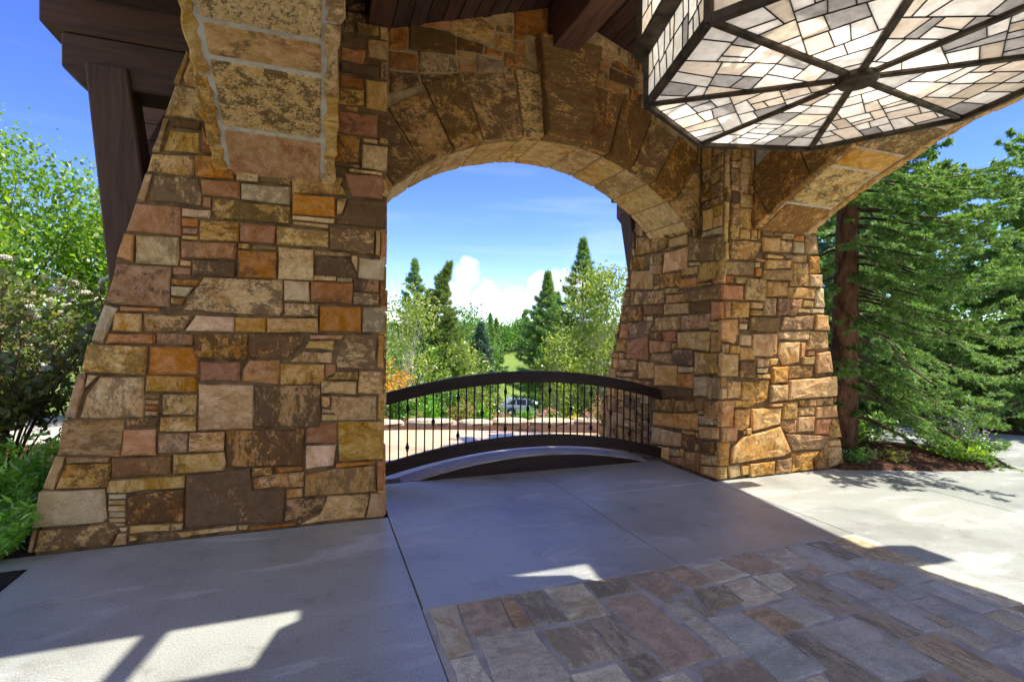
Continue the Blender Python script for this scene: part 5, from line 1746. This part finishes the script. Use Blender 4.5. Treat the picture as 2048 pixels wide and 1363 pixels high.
def shrub(name, x, y, H, rad, label, mat, n=1500, size=.05, seed=0, z=None, stems=14, tip=None, tipn=0, cat='shrub', group=None, aspect=.55, dome=True, tipsize=None):
    rg = np.random.default_rng(seed); t, zb = tree_root(name, x, y, label, cat, group, z)
    wood = MB(); base = np.array([x, y, zb]); ends = []
    for i in range(stems):
        az = rg.uniform(0, 6.283); rr = rad*math.sqrt(rg.random()); hz = H*(1-.45*(rr/rad)**2)*rg.uniform(.75, 1.0)
        e = np.array([math.cos(az)*rr, math.sin(az)*rr, hz]); ends.append(e)
        st = Vector(base+np.array([e[0]*.15, e[1]*.15, -.03])); md = Vector(base+e*np.array([.45, .45, .6])); en = Vector(base+e)
        wood.tube([st, md, en], [.012*H**.5, .008*H**.5, .003], 4, False)
    ends = np.array(ends); wood.build('stems', TWIG, t)
    si = rg.integers(0, stems, n); u = rg.beta(2.2, 1.1, (n, 1))
    e = ends[si]; P = base+e*np.concatenate([u*.85+.15, u*.85+.15, u], 1)+rg.normal(size=(n, 3))*rad*.16*np.array([1, 1, .8])
    P[:, 2] = np.maximum(P[:, 2], zb+.02)
    V, F = leaf_quads(P, size, rg, aspect)
    fast_mesh('foliage', V, F, mat, t, (x, y, zb))
    if tip is not None and tipn:
        si = rg.integers(0, stems, tipn); P = base+ends[si]+rg.normal(size=(tipn, 3))*rad*.12+np.array([0, 0, H*.04])
        V, F = leaf_quads(P, tipsize or size*.7, rg, .8); fast_mesh('blossom', V, F, tip, t, (x, y, zb))
    return t

# ------------------------------------------------------------------ surroundings seen through the arch
patio = sheet('patio', [(-1.2,5.61),(5.2,5.61),(5.6,7.0),(4.3,7.35),(3.3,7.75),(2.3,8.25),(1.3,8.55),(-.2,8.8),(-1.2,8.8)], -.07, PATIO)
bed = sheet('planting_bed', [(-3.5,8.2),(-.3,8.75),(1.3,8.5),(2.3,8.2),(3.3,7.7),(4.3,7.3),(6.5,6.6),(6.3,8.4),(5.2,8.75),(3.9,9.1),(2.6,9.45),(1.2,9.75),(-.5,9.9),(-3.5,9.6)], -.085, MULCH)
rg0 = random.Random(21)
# raised mulch so that the bed keeps its own thickness at the far side
EDGE = [(1.02,9.22,.80,.085),(1.86,9.02,.86,.10),(2.62,8.84,.62,.075),(3.22,8.68,.66,.10),(3.95,8.50,.82,.09),(4.66,8.34,.66,.09),(.30,9.40,.66,.08),(5.25,8.16,.55,.10)]
for i, (x, y, L, h) in enumerate(EDGE):
    n = 14; V = []; Fc = []
    for k, (s_, zz) in enumerate(((1.0, -.06), (1.02, h*.5), (.86, h*.92), (.45, h))):
        for j in range(n):
            a = 2*math.pi*j/n; e = rg0.uniform(.9, 1.08)
            V.append((x+math.cos(a)*L/2*s_*e*(1.0), y+math.sin(a)*.19*s_*e-.25*math.cos(a)*L/2, -.085+zz*rg0.uniform(.92, 1.06)))
    for k in range(3):
        for j in range(n): Fc.append([k*n+j, k*n+(j+1) % n, (k+1)*n+(j+1) % n, (k+1)*n+j])
    Fc.append([3*n+j for j in range(n)])
    desc = ['pale sandstone edging rock at the left end of the mulch bed', 'long pale edging rock in front of the green bushes', 'small pale edging rock left of the red tipped bush', 'rounded pale edging rock beside the red tipped bush', 'broad pale edging rock left of the pink bush', 'pale edging rock in front of the pink bush', 'pale edging rock half hidden behind the broad pier', 'greyish edging rock nearest the far pier'][i]
    tag(mesh_obj('edging_rock', V, Fc, EDGER if i != 7 else STONE['g'], None, False), desc, 'rock', 'rocks edging the planting bed')
# shrubs in the bed
S = shrub
S('leafy_shrub', 1.65, 11.38, 1.15, .50, 'broad mid green bush against the edge of the broad pier', L_GREEN, 3200, .07, 1, -.78, 26)
S('leafy_shrub', 2.24, 11.59, 1.15, .46, 'bushy lime green shrub behind the long pale edging rock', L_LIME, 3000, .065, 2, -.86, 26)
S('leafy_shrub', 2.87, 12.17, 1.15, .42, 'tall green shrub left of the road and parked car', L_GREEN, 2600, .065, 3, -.86, 22)
S('leafy_shrub', 2.70, 10.04, .58, .30, 'red tipped yellow green bush with dark base', L_RED, 1500, .05, 4, -.40, 16, L_PINK, 120)
S('leafy_shrub', 3.12, 10.13, .74, .24, 'slim leafy green bush between two edging rocks', L_LIME, 1400, .05, 5, -.56, 14)
S('leafy_shrub', 3.31, 9.43, .44, .22, 'small reddish bush left of the parked car', L_RED, 1000, .042, 6, -.42, 14, L_PINK, 140)
S('leafy_shrub', 3.86, 9.44, .52, .36, 'green leafy bush below the parked car', L_LIME, 1600, .048, 7, -.42, 16)
S('flowering_shrub', 4.12, 9.0, .56, .27, 'pink flowering bush in the middle of the bed', L_LIME, 1400, .045, 8, -.42, 16, L_PINK, 420)
S('flowering_shrub', 4.78, 8.35, .80, .26, 'tall pink flowering bush beside the far pier', L_RED, 1600, .045, 9, -.44, 18, L_PINK, 520)
S('leafy_shrub', 1.75, 10.05, .42, .26, 'thin yellow bush behind the leftmost edging rock', L_RED, 800, .045, 10, -.40, 14)
S('flowering_plant', 5.95, 11.5, .36, .20, 'round yellow flowering clump left of the far pier', L_YELLOW, 1400, .045, 11, -.80, 20, cat='plant')
S('leafy_shrub', .35, 8.95, .35, .22, 'low yellow green tuft beside the broad pier', L_YELLOW, 380, .05, 12, -.1, 10)
S('orange_shrub', 1.72, 13.9, 2.4, .75, 'orange gold bush beside the edge of the broad pier', L_ORANGE, 3000, .10, 13, -1.5, 26)
# road in the hollow, with pale kerb and mulch strip
def polar(az, r_): return (r_*math.sin(R(az)), r_*math.cos(R(az)))
road = sheet('road', [polar(a, 41) for a in range(2, 45, 3)]+[polar(a, 54.5) for a in range(44, 1, -3)], -5.93, ASPH)
MBk = MB()
for a in range(2, 44, 3):
    p = [polar(a, 54.5), polar(a+3, 54.5), polar(a+3, 55.1), polar(a, 55.1)]
    MBk.hexa([(q[0], q[1], -6.0) for q in p]+[(q[0], q[1], -5.80) for q in p])
tag(MBk.build('kerb', KERB), kind='structure')
sheet('verge', [polar(a, 55.1) for a in range(2, 45, 3)]+[polar(a, 59.5) for a in range(44, 1, -3)], -5.90, MULCH)
# trees beyond the railing, nearest first
spruce('spruce_tree', 9.4, 17.65, 8.3, 2.5, 'tall dark spruce rising behind the aspen right of centre', 150, None, 24, 2, 15, .16, .012, 31, trunk=.14, power=0.85, z0=.03, droop=.5)
broadleaf('aspen_tree', 8.35, 14.4, 6.3, 1.45, 'tall leafy aspen next to the far pier', 110, 85, .10, L_ASPEN, 32, trunk=.07, bark=ASPB, clump=.24, zlow=.18, stems=3, shape=.7)
broadleaf('aspen_tree', 8.9, 15.9, 4.6, 1.1, 'yellowish aspen half hidden by the far pier', 80, 75, .10, L_ASPEN, 33, trunk=.05, bark=ASPB, clump=.28, zlow=.12, stems=2)
broadleaf('aspen_tree', 9.6, 14.9, 4.4, 1.0, 'low yellow green aspen touching the far pier', 70, 75, .10, L_ASPEN, 34, trunk=.05, bark=ASPB, clump=.28, zlow=.1, stems=2)
broadleaf('aspen_tree', 6.05, 12.75, 3.3, .50, 'slim white stemmed aspen in front of the paired spruces', 46, 60, .085, L_ASPEN, 35, trunk=.05, bark=ASPB, clump=.18, zlow=.22)
spruce('spruce_tree', 11.5, 25.5, 9.2, 3.0, 'tapering spruce left of the aspens, its tip against the cloud', 150, None, 22, 2, 14, .20, .015, 36, trunk=.15, power=0.85, z0=.32, droop=.5)
spruce('spruce_tree', 12.6, 26.6, 8.4, 2.2, 'shorter spruce tip just right of the tapering spruce', 95, None, 18, 2, 14, .20, .015, 37, trunk=.13, z0=.03, power=1)
spruce('spruce_tree', 4.55, 21.5, 8.0, 2.7, 'dark spruce with crooked leaning tip on the left', 150, L_YSPR, 24, 2, 15, .17, .013, 38, trunk=.13, bend=.45, power=0.85, z0=.03, droop=.5)
spruce('spruce_tree', 5.05, 29.6, 10.6, 2.8, 'straight narrow spruce tip at the far left of the view', 130, None, 20, 2, 14, .22, .017, 39, trunk=.14, power=0.85, z0=.03, droop=.5)
spruce('spruce_tree', 5.1, 26.0, 8.0, 2.0, 'pale thin spruce between the two left spruce tips', 90, L_YSPR, 16, 2, 14, .2, .016, 40, trunk=.1)
spruce('blue_spruce', 9.9, 32.5, 7.4, 1.75, 'bluish spruce in the middle distance left of the lawn', 120, L_BLUE, 20, 2, 15, .26, .022, 41, trunk=.12, power=.7)
broadleaf('birch_tree', 2.75, 17.6, 6.0, 1.35, 'pale stemmed birch at the left edge of the arch view', 60, 55, .11, L_ASPEN, 42, trunk=.06, bark=ASPB, clump=.3, zlow=.15, stems=3)
broadleaf('leafy_tree', 3.4, 20.5, 4.9, 1.6, 'round green tree below the crooked spruce', 90, 70, .13, L_GREEN, 43, clump=.38, zlow=.05)
broadleaf('leafy_tree', 6.1, 23.5, 5.2, 1.9, 'light green tree right of the crooked spruce', 90, 70, .14, L_ASPEN, 44, clump=.42, zlow=.05)
broadleaf('leafy_tree', 7.6, 27.5, 5.2, 1.5, 'fresh green tree in front of the bluish spruce', 70, 60, .16, L_GREEN, 45, clump=.42, zlow=.02)
broadleaf('leafy_tree', 15.9, 58.5, 10.4, 3.4, 'broad green tree on the far slope left of the lawn', 80, 70, .32, L_GREEN, 46, clump=.8, zlow=.05)
broadleaf('leafy_tree', 13.4, 60.0, 8.4, 3.2, 'lower green tree on the far slope behind the left spruces', 70, 60, .32, L_GREEN, 47, clump=.8, zlow=.05)
spruce('spruce_tree', 19.5, 60.0, 9.5, 1.8, 'dark narrow spruce on the far slope above the bluish spruce', 60, None, 14, 1, 10, .30, .06, 48, trunk=.15)
spruce('spruce_tree', 22.3, 66.0, 8.6, 1.8, 'small dark spruce beside the far tan house', 60, None, 14, 1, 10, .30, .06, 49, trunk=.15)
broadleaf('leafy_tree', 39.5, 102.0, 6.4, 4.0, 'round green tree over the bright lawn', 80, 60, .36, L_GREEN, 50, clump=.8, zlow=.12)
broadleaf('leafy_tree', 44.5, 104.0, 6.0, 4.0, 'darker green tree right of the bright lawn', 70, 60, .36, L_GREEN, 51, clump=.8, zlow=.08)
broadleaf('leafy_tree', 34.0, 99.0, 5.8, 3.6, 'small round tree at the head of the bright lawn', 70, 60, .42, L_GREEN, 53, clump=.9, zlow=.08)
broadleaf('leafy_tree', 49.0, 101.0, 7.2, 4.0, 'dark leafy tree left of the tapering spruce foot', 70, 60, .42, L_GREEN, 54, clump=.9, zlow=.05)
broadleaf('leafy_tree', 29.5, 97.0, 6.6, 3.6, 'rounded tree beside the roof of the far tan house', 70, 60, .42, L_GREEN, 55, clump=.9, zlow=.05)
spruce('pine_tree', 46.0, 115, 8.4, 2.2, 'lone dark conifer on the skyline near the middle', 44, None, 12, 1, 10, .42, .09, 52, trunk=.2, power=.5)
# far wood: one mass along the skyline
rgw = np.random.default_rng(77); nb_ = 900
az = rgw.uniform(-75, 85, nb_); rr = rgw.uniform(112, 190, nb_); cx, cy_ = rr*np.sin(np.radians(az)), rr*np.cos(np.radians(az))
cz = terrain(cx, cy_); hh_ = rgw.uniform(3.0, 6.0, nb_); per = 46
ii = np.repeat(np.arange(nb_), per); q = rgw.normal(size=(nb_*per, 3)); q = unit(q)*rgw.random((nb_*per, 1))**.4
P = np.stack([cx[ii]+q[:, 0]*3.2, cy_[ii]+q[:, 1]*3.2, cz[ii]+hh_[ii]*(.55+q[:, 2]*.5)], -1)
V, F = leaf_quads(P, 1.0, rgw, .8); tag(fast_mesh('far_wood', V, F, L_FAR), 'distant belt of mixed trees along the skyline', 'wood', kind='stuff')
# two houses on the far slope
def house(x, y, wd, dp, ht, rise, rz, label, wall, roofm):
    z = float(terrain(x, y)); h_ = empty('far_house', (x, y, z), label, 'house')
    c_, s_ = math.cos(rz), math.sin(rz); T = lambda p: (x+p[0]*c_-p[1]*s_, y+p[0]*s_+p[1]*c_, z+p[2])
    def add(nm, mb, mt, par=h_): return mesh_obj(nm, [T(v) for v in mb.v], mb.f, mt, par)
    add('wall', MB().box(-wd/2, -dp/2, -.5, wd/2, dp/2, ht), wall)
    add('gable_wall', MB().prism([(-wd*.25, ht), (wd*.25, ht), (0, ht+rise*.7)], -dp/2-.6, dp/2, 'y'), wall)
    add('roof', MB().prism([(-dp/2-.7, ht-.1), (dp/2+.7, ht-.1), (0, ht+rise)], -wd/2-.7, wd/2+.7, 'x'), roofm)
    for k in range(4):
        xx = -wd*.4+k*wd*.26; o = add('window', MB().box(xx, -dp/2-.08, ht*.3, xx+1.4, -dp/2+.05, ht*.75), KERB)
        add('pane', MB().box(xx+.12, -dp/2-.10, ht*.3+.12, xx+1.28, -dp/2-.06, ht*.75-.12), IRON, o)
TANW = simple('far house stucco', (206,178,132), (180,150,108), 1)
house(26.0, 86, 5, 5, 4.6, 1.4, -.3, 'tan house half hidden by conifers on the far slope', TANW, SHINGLE)
house(50.5, 112, 7, 6, 3.2, 1.8, -.45, 'low house with grey brown roof behind the darker green tree', TANW, simple('far roof', (136,122,116), (112,100,96), 1))

# ------------------------------------------------------------------ parked cars
def paint(name, c, m_=.4):
    t = NT(name); co = t.coord(False); n1 = t.noise(co, 3, 3)
    p_ = t.done(t.mix(t.ramp(n1, .3, .7), lin(*c), lin(*[int(v*.94) for v in c])), .28, None, .5, m_); return p_
CARG = metal('car glass', (30,36,44), (22,26,32), .15, .2); TYRE = simple('tyre rubber', (34,34,35), (24,24,25), 9); RIM = metal('alloy rim', (176,178,182), (140,142,146), .35, .8)
LAMPR = paint('red lamp', (150,24,22), 0); LAMPW = paint('clear lamp', (214,220,226), .1); TRIM = simple('black trim', (38,38,40), (26,26,28), 9)
def car(x, y, rz, body, label):
    z = -5.92; h_ = empty('parked_car', (x, y, z), label, 'car', 'cars parked on the road below')
    c_, s_ = math.cos(rz), math.sin(rz)
    def add(nm, v, f, mt, par=h_, smooth=False): return mesh_obj(nm, [(x+p[0]*c_-p[1]*s_, y+p[0]*s_+p[1]*c_, z+p[2]) for p in v], f, mt, par, smooth)
    # cross sections along the car: (x, z floor, z belt, z roof, half width, half roof width)
    secs = [(-2.32,.48,.88,.92,.78,.60),(-2.22,.36,1.00,1.18,.88,.60),(-1.95,.30,1.04,1.52,.92,.62),(-1.2,.26,1.03,1.66,.94,.64),(-.2,.26,1.00,1.68,.94,.65),(.5,.26,.98,1.58,.94,.64),(1.05,.28,.99,1.22,.93,.66),(1.35,.30,.97,1.01,.92,.66),(1.9,.34,.90,.93,.89,.62),(2.2,.38,.78,.80,.82,.55),(2.33,.46,.66,.68,.66,.45)]
    V = []; F_ = []
    for sx, zf, zb, zr, hw, hr in secs:
        V += [(sx,-hw*.92,zf),(sx,-hw,(zf+zb)/2),(sx,-hw*.97,zb),(sx,-hr,zr),(sx,hr,zr),(sx,hw*.97,zb),(sx,hw,(zf+zb)/2),(sx,hw*.92,zf)]
    for i in range(len(secs)-1):
        for k in range(8): j = (k+1) % 8; F_.append([i*8+k, (i+1)*8+k, (i+1)*8+j, i*8+j])
    F_ += [list(range(8)), [(len(secs)-1)*8+k for k in range(8)][::-1]]
    b = add('body', V, F_, body, h_, True); b.modifiers.new('e', 'EDGE_SPLIT').split_angle = R(40)
    for sd in (-1, 1):
        for xa, xb in ((-1.85, -1.05), (-.98, -.10), (-.03, .80)):
            def zz(xq, t):
                zb = np.interp(xq, [q[0] for q in secs], [q[2] for q in secs]); zr = np.interp(xq, [q[0] for q in secs], [q[3] for q in secs])
                hw = np.interp(xq, [q[0] for q in secs], [q[4] for q in secs])*.97; hr = np.interp(xq, [q[0] for q in secs], [q[5] for q in secs])
                return (xq, sd*(hw+(hr-hw)*t+.012), zb+(zr-zb)*t)
            p_ = [zz(xa, .08), zz(xb, .08), zz(min(xb, .62) if xb > .5 else xb, .80), zz(xa+(.25 if xa < -1.5 else 0), .86)]
            add('window', p_, [[0,1,2,3]], CARG)
        for sx in (-1.42, 1.42):
            V = []; n = 20; prof = [(.20,.02),(.33,.0),(.365,.04),(.365,.19),(.33,.23)]
            for r_, t in prof:
                for j in range(n): a = 2*math.pi*j/n; V.append((sx+r_*math.cos(a), sd*(.96-t), .365+r_*math.sin(a)))
            F_ = [[i*n+j, i*n+(j+1) % n, (i+1)*n+(j+1) % n, (i+1)*n+j] for i in range(len(prof)-1) for j in range(n)]
            wh = add('wheel', V, F_, TYRE)
            V = [(sx, sd*.95, .365)]+[(sx+r_*math.cos(2*math.pi*j/20), sd*.945, .365+r_*math.sin(2*math.pi*j/20)) for j in range(20) for r_ in (.22 if j % 4 < 3 else .16,)]
            add('rim', V, [[0, 1+j, 1+(j+1) % 20] for j in range(20)], RIM, wh)
            V = [(sx+r_*math.cos(R(t)), sd*.951, .365+r_*math.sin(R(t))) for r_ in (.38, .46) for t in range(-10, 191, 10)]; m__ = len(V)//2
            add('wheel_arch', V, [[i, i+1, m__+i+1, m__+i] for i in range(m__-1)], TRIM)
        add('tail_lamp', *(lambda q: (q.v, q.f))(MB().box(-2.27, sd*.60-.16, .92, -2.20, sd*.60+.16, 1.02)), LAMPR)
        add('headlamp', *(lambda q: (q.v, q.f))(MB().box(2.10, sd*.58-.16, .70, 2.24, sd*.58+.16, .82)), LAMPW)
        add('mirror', *(lambda q: (q.v, q.f))(MB().box(.52, sd*1.0-.09, 1.02, .70, sd*1.0+.09, 1.16)), body)
    add('rear_window', [(-2.20,-.58,1.12),(-2.20,.58,1.12),(-1.97,.52,1.46),(-1.97,-.52,1.46)], [[0,1,2,3]], CARG)
    add('windscreen', [(.56,-.58,1.54),(.56,.58,1.54),(1.12,.62,1.17),(1.12,-.62,1.17)], [[0,1,2,3]], CARG)
    add('bumper', *(lambda q: (q.v, q.f))(MB().box(-2.36,-.80,.42,-2.20,.80,.62)), TRIM)
car(18.2, 44.6, R(-22), paint('silver blue paint', (176,190,204)), 'silver blue sport utility car parked on the road below the lawn')
car(24.6, 42.0, R(-30), paint('white paint', (220,222,224), .1), 'white car half hidden by the aspen stems on the road')

# ------------------------------------------------------------------ right side: spruce in its island
isl = [(5.62,4.22),(6.1,4.06),(6.7,3.82),(7.25,3.68),(7.75,3.75),(8.05,4.15),(8.0,4.7),(7.6,5.25),(7.1,5.9),(6.6,6.6),(6.0,6.9),(5.7,6.2),(5.6,5.0)]
ni = len(isl); cxi, cyi = 6.6, 4.9
Vi = [(x, y, .0) for x, y in isl]+[(x+(cxi-x)*.06, y+(cyi-y)*.06, .045) for x, y in isl]+[(x+(cxi-x)*.5, y+(cyi-y)*.5, .10) for x, y in isl]+[(cxi, cyi, .12)]
Fi = [[k*ni+i, k*ni+(i+1) % ni, (k+1)*ni+(i+1) % ni, (k+1)*ni+i] for k in (0, 1) for i in range(ni)]+[[2*ni+i, 2*ni+(i+1) % ni, 3*ni] for i in range(ni)]
tag(mesh_obj('planting_bed', Vi, Fi, MULCH, None, True), kind='structure')
def keep_r(az, h):
    a = (math.degrees(az)) % 360
    if 140 < a < 250: return .28 if h > .8 else .1          # towards the pier
    if 110 < a <= 140: return .6
    if 250 <= a < 318 and h > 3.7: return .42
    if 250 <= a < 300: return (.75 if h > 1.9 else .25)*(.4 if a < 272 else 1)
    return 1.0
spruce('spruce_tree', 6.55, 4.92, 11.5, 3.3, 'big spruce with bare lower trunk next to the far pier', 150, None, 38, 4, 24, .044, .0062, 5, .08, .185, .035, keep=keep_r, droop=.55, power=.7, twl=.30, needle_skip=.1,
       extra=[(-22,1.15,1.95,-22),(-35,1.0,1.9,-24),(-48,.95,1.65,-26),(-60,.9,1.5,-26),(-12,1.3,2.2,-18),(-28,1.5,2.2,-18),(5,1.2,2.0,-18),(-42,1.25,1.9,-20),(-70,1.3,1.2,-22)]+[(280+(i*23) % 46, 1.7+i*.12, 1.45+.35*((i*7) % 5)/4, 2-(i*5) % 9) for i in range(18)])
spruce('spruce_tree', 10.9, 7.1, 6.8, 2.5, 'second spruce across the drive behind the big spruce', 130, None, 30, 3, 18, .08, .015, 6, -.05, .18, .03, power=.7)
spruce('spruce_tree', 12.3, 5.2, 6.2, 2.6, 'third spruce at the right edge of the picture', 130, None, 30, 3, 18, .085, .016, 7, -.05, .2, .03, power=.7)
spruce('spruce_tree', 13.0, 9.6, 6.5, 2.4, 'distant bluish spruce between the right hand spruces', 110, L_BLUE, 24, 2, 16, .10, .02, 8, -.05, .18, .03, power=.7)
broadleaf('leafy_tree', 12.2, 12.0, 4.6, 2.2, 'yellow green tree glowing behind the big spruce trunk', 110, 80, .11, L_LIME, 9, clump=.42, zlow=.08)
broadleaf('leafy_tree', 9.4, 10.6, 3.2, 1.4, 'small sunlit tree just right of the far pier', 80, 70, .09, L_LIME, 10, clump=.3, zlow=.05)
broadleaf('leafy_tree', 17.0, 12.5, 6.2, 3.0, 'tall leafy tree far behind the right hand spruces', 110, 80, .17, L_GREEN, 11, clump=.6, zlow=.04)
broadleaf('leafy_tree', 19.0, 8.5, 6.0, 3.0, 'leafy tree beyond the drive at the right picture edge', 110, 80, .17, L_GREEN, 12, clump=.6, zlow=.04)
broadleaf('leafy_tree', 13.5, 15.5, 5.6, 2.8, 'light green tree behind the glowing yellow green tree', 110, 80, .16, L_ASPEN, 13, clump=.55, zlow=.04)
S('red_shrub', 10.9, 6.25, .75, .6, 'low reddish bush in the mulch across the drive', L_RED, 1600, .06, 14, -.03, 18, L_PINK, 200)
S('leafy_shrub', 12.0, 3.9, .7, .6, 'low green bush at the right edge of the drive', L_GREEN, 1600, .06, 15, -.03, 18)
tag(mesh_obj('planting_bed', [(7.6,7.45,.004),(8.9,6.5,.004),(9.9,5.8,.004),(10.6,4.8,.004),(16,3.25,.004),(20,8,.004),(14,16,.004),(8,14,.004)], [list(range(8))], MULCH), kind='structure')
S('flowering_plant', 7.75, 4.35, .42, .38, 'purple flower spikes behind the low spruce branches', L_LIME, 900, .05, 16, .05, 26, L_PURPLE, 700, cat='plant', tipsize=.03)
S('low_plant', 6.95, 5.15, .22, .5, 'sunlit yellow green ground plant behind the spruce trunk', L_GRASS, 1400, .06, 17, .08, 22, cat='plant')
S('low_plant', 5.98, 4.32, .16, .22, 'dark green seedling at the foot of the far pier', L_GREEN, 300, .05, 18, .05, 10, cat='plant')
S('low_plant', 6.45, 4.25, .12, .22, 'small rusty leaved plant in the mulch by the far pier', L_RED, 220, .05, 19, .06, 10, cat='plant')
S('leafy_shrub', 7.3, 3.98, .25, .3, 'bright green tuft under the tip of the lowest spruce branch', L_GRASS, 700, .06, 20, .06, 14)

# ------------------------------------------------------------------ left side: shrubs and tree
sheet('planting_bed', [(-1.72,4.45),(-1.85,4.12),(-2.3,4.08),(-4.5,4.0),(-6,6.5),(-4.6,8.4),(-3.0,8.6),(-2.2,7.6),(-1.3,6.9),(-1.3,5.5)], -.012, MULCH)
sheet('side_drive', [(-3.2,8.75),(-4.7,8.5),(-9,9.4),(-12,12.6),(-4.5,11.6),(-2.4,11.3)], -.03, KERB)
broadleaf('maple_tree', -5.0, 10.6, 5.0, 2.0, 'bright green tree rising behind the flowering shrub', 200, 150, .085, L_MAPLE, 60, -.1, .11, clump=.34, zlow=.12)
broadleaf('maple_tree', -2.9, 11.3, 4.2, 1.5, 'lower bright green tree touching the broad pier', 120, 140, .085, L_MAPLE, 61, -.1, .08, clump=.34, zlow=.12)
broadleaf('maple_tree', -7.6, 13.8, 4.4, 2.2, 'green tree at the left edge of the picture', 90, 90, .12, L_GREEN, 62, -.1, .1, clump=.42, zlow=.08)
# the tall flowering shrub: arching canes, bronze leaves, cream heads
def ninebark(x, y, H, seed, label):
    rg = np.random.default_rng(seed); t = empty('flowering_shrub', (x, y, -.02), label, 'shrub'); wood = MB(); P = []; tips = []
    for i in range(46):
        az = rg.uniform(0, 6.283); sp = rg.uniform(.25, 1.0)*1.15; h = H*rg.uniform(.62, 1.0)*(1-.18*sp)
        d = np.array([math.cos(az), math.sin(az)])
        pts = [np.array([x+d[0]*(.06+sp*f**1.4), y+d[1]*(.06+sp*f**1.4), h*f*(1.06-.10*f)]) for f in np.linspace(0, 1, 7)]
        wood.tube([Vector(p) for p in pts], [.011*(1-.8*j/6) for j in range(7)], 5, False)
        tips.append(pts[-1])
        for k in range(7):
            f = rg.uniform(.4, .98); j = min(5, int(f*6)); b = pts[j]+(pts[j+1]-pts[j])*(f*6-j)
            e = b+rg.normal(size=3)*np.array([.16, .16, .10])+np.array([0, 0, .10]); wood.tube([Vector(b), Vector((b+e)/2+rg.normal(size=3)*.01), Vector(e)], [.005, .004, .002], 3, False); tips.append(e)
            n = 26; P.append(b+(e-b)*rg.random((n, 1))**.6+rg.normal(size=(n, 3))*.055)
    wood.build('canes', TWIG, t)
    V, F = leaf_quads(np.concatenate(P), .062, rg, .75); fast_mesh('foliage', V, F, L_NINE, t, (x, y, -.02))
    head = MB(); hv = []
    for k in range(34):
        a = k*2.39996; zz = 1-k/33*1.0; rr_ = math.sqrt(max(0, 1-zz*zz)); c = Vector((rr_*math.cos(a)*.040, rr_*math.sin(a)*.040, zz*.026))
        s_ = .0085
        head.add([c+Vector((s_,0,0)), c+Vector((0,s_,0)), c+Vector((-s_,0,0)), c+Vector((0,-s_,0)), c+Vector((0,0,s_)), c+Vector((0,0,-s_))], [[0,1,4],[1,2,4],[2,3,4],[3,0,4],[1,0,5],[2,1,5],[3,2,5],[0,3,5]])
    first = None
    order = sorted(tips, key=lambda p: -p[2])
    for k in range(110):
        p = order[k*2 % len(order)]+rg.normal(size=3)*.03
        if first is None:
            first = mesh_obj('flower_head', head.v, head.f, WHITEF, t, world=False); o = first
        else:
            o = first.copy(); col.objects.link(o); o.parent = t
        o.location = (p[0]-x, p[1]-y, p[2]+.02+.02); o.rotation_euler = (rg.normal()*.4, rg.normal()*.4, rg.uniform(0, 6)); s_ = rg.uniform(.75, 1.25); o.scale = (s_, s_, s_)
ninebark(-2.62, 5.75, 2.35, 70, 'tall shrub with bronze leaves and cream flower heads beside the broad pier')
ninebark(-3.6, 6.3, 2.45, 71, 'cream flowering bronze leaved shrub at the left picture edge')
def ferny(x, y, H, rad, seed, label, n=44):
    rg = np.random.default_rng(seed); t = empty('leafy_perennial', (x, y, -.01), label, 'plant', 'feathery plants at the pier foot'); wood = MB(); P = []; D = []
    for i in range(n):
        az = rg.uniform(0, 6.283); sp = rad*math.sqrt(rg.random()); h = H*rg.uniform(.6, 1.0)*(1-.3*(sp/rad)**2); d = np.array([math.cos(az)*sp, math.sin(az)*sp, 0])
        pts = [np.array([x, y, -.01])+d*(.25+.75*f)+np.array([0, 0, h*f]) for f in np.linspace(0, 1, 5)]
        wood.tube([Vector(p) for p in pts], [.004, .004, .003, .0025, .0015], 3, False)
        m_ = 34; f = rg.uniform(.15, 1.02, m_); b = np.array([x, y, -.01])+d*(.25+.75*f[:, None])+np.array([0, 0, 1.0])*(h*f[:, None])
        dv = unit(rg.normal(size=(m_, 3))*np.array([1, 1, .35])+np.array([0, 0, .25])); P.append(b+dv*.035); D.append(dv)
    wood.build('stems', L_GRASS, t); V, F = leaf_quads(np.concatenate(P), .082, rg, .26, .5, np.concatenate(D), .12); fast_mesh('foliage', V, F, L_FERN, t, (x, y, -.01))
for k, (x, y, H, r_, lb) in enumerate(((-2.02,4.30,.50,.30,'low feathery green plant hanging over the drain grate'),(-2.12,4.75,.80,.36,'feathery green plant against the battered pier edge'),(-2.55,4.5,.62,.36,'feathery green plant at the left picture edge, in front'),(-2.62,5.05,.85,.40,'taller feathery green plant at the left picture edge'),(-1.95,5.25,.82,.30,'feathery green plant tucked behind the battered pier edge'))):
    ferny(x, y, H, r_, 90+k, lb)
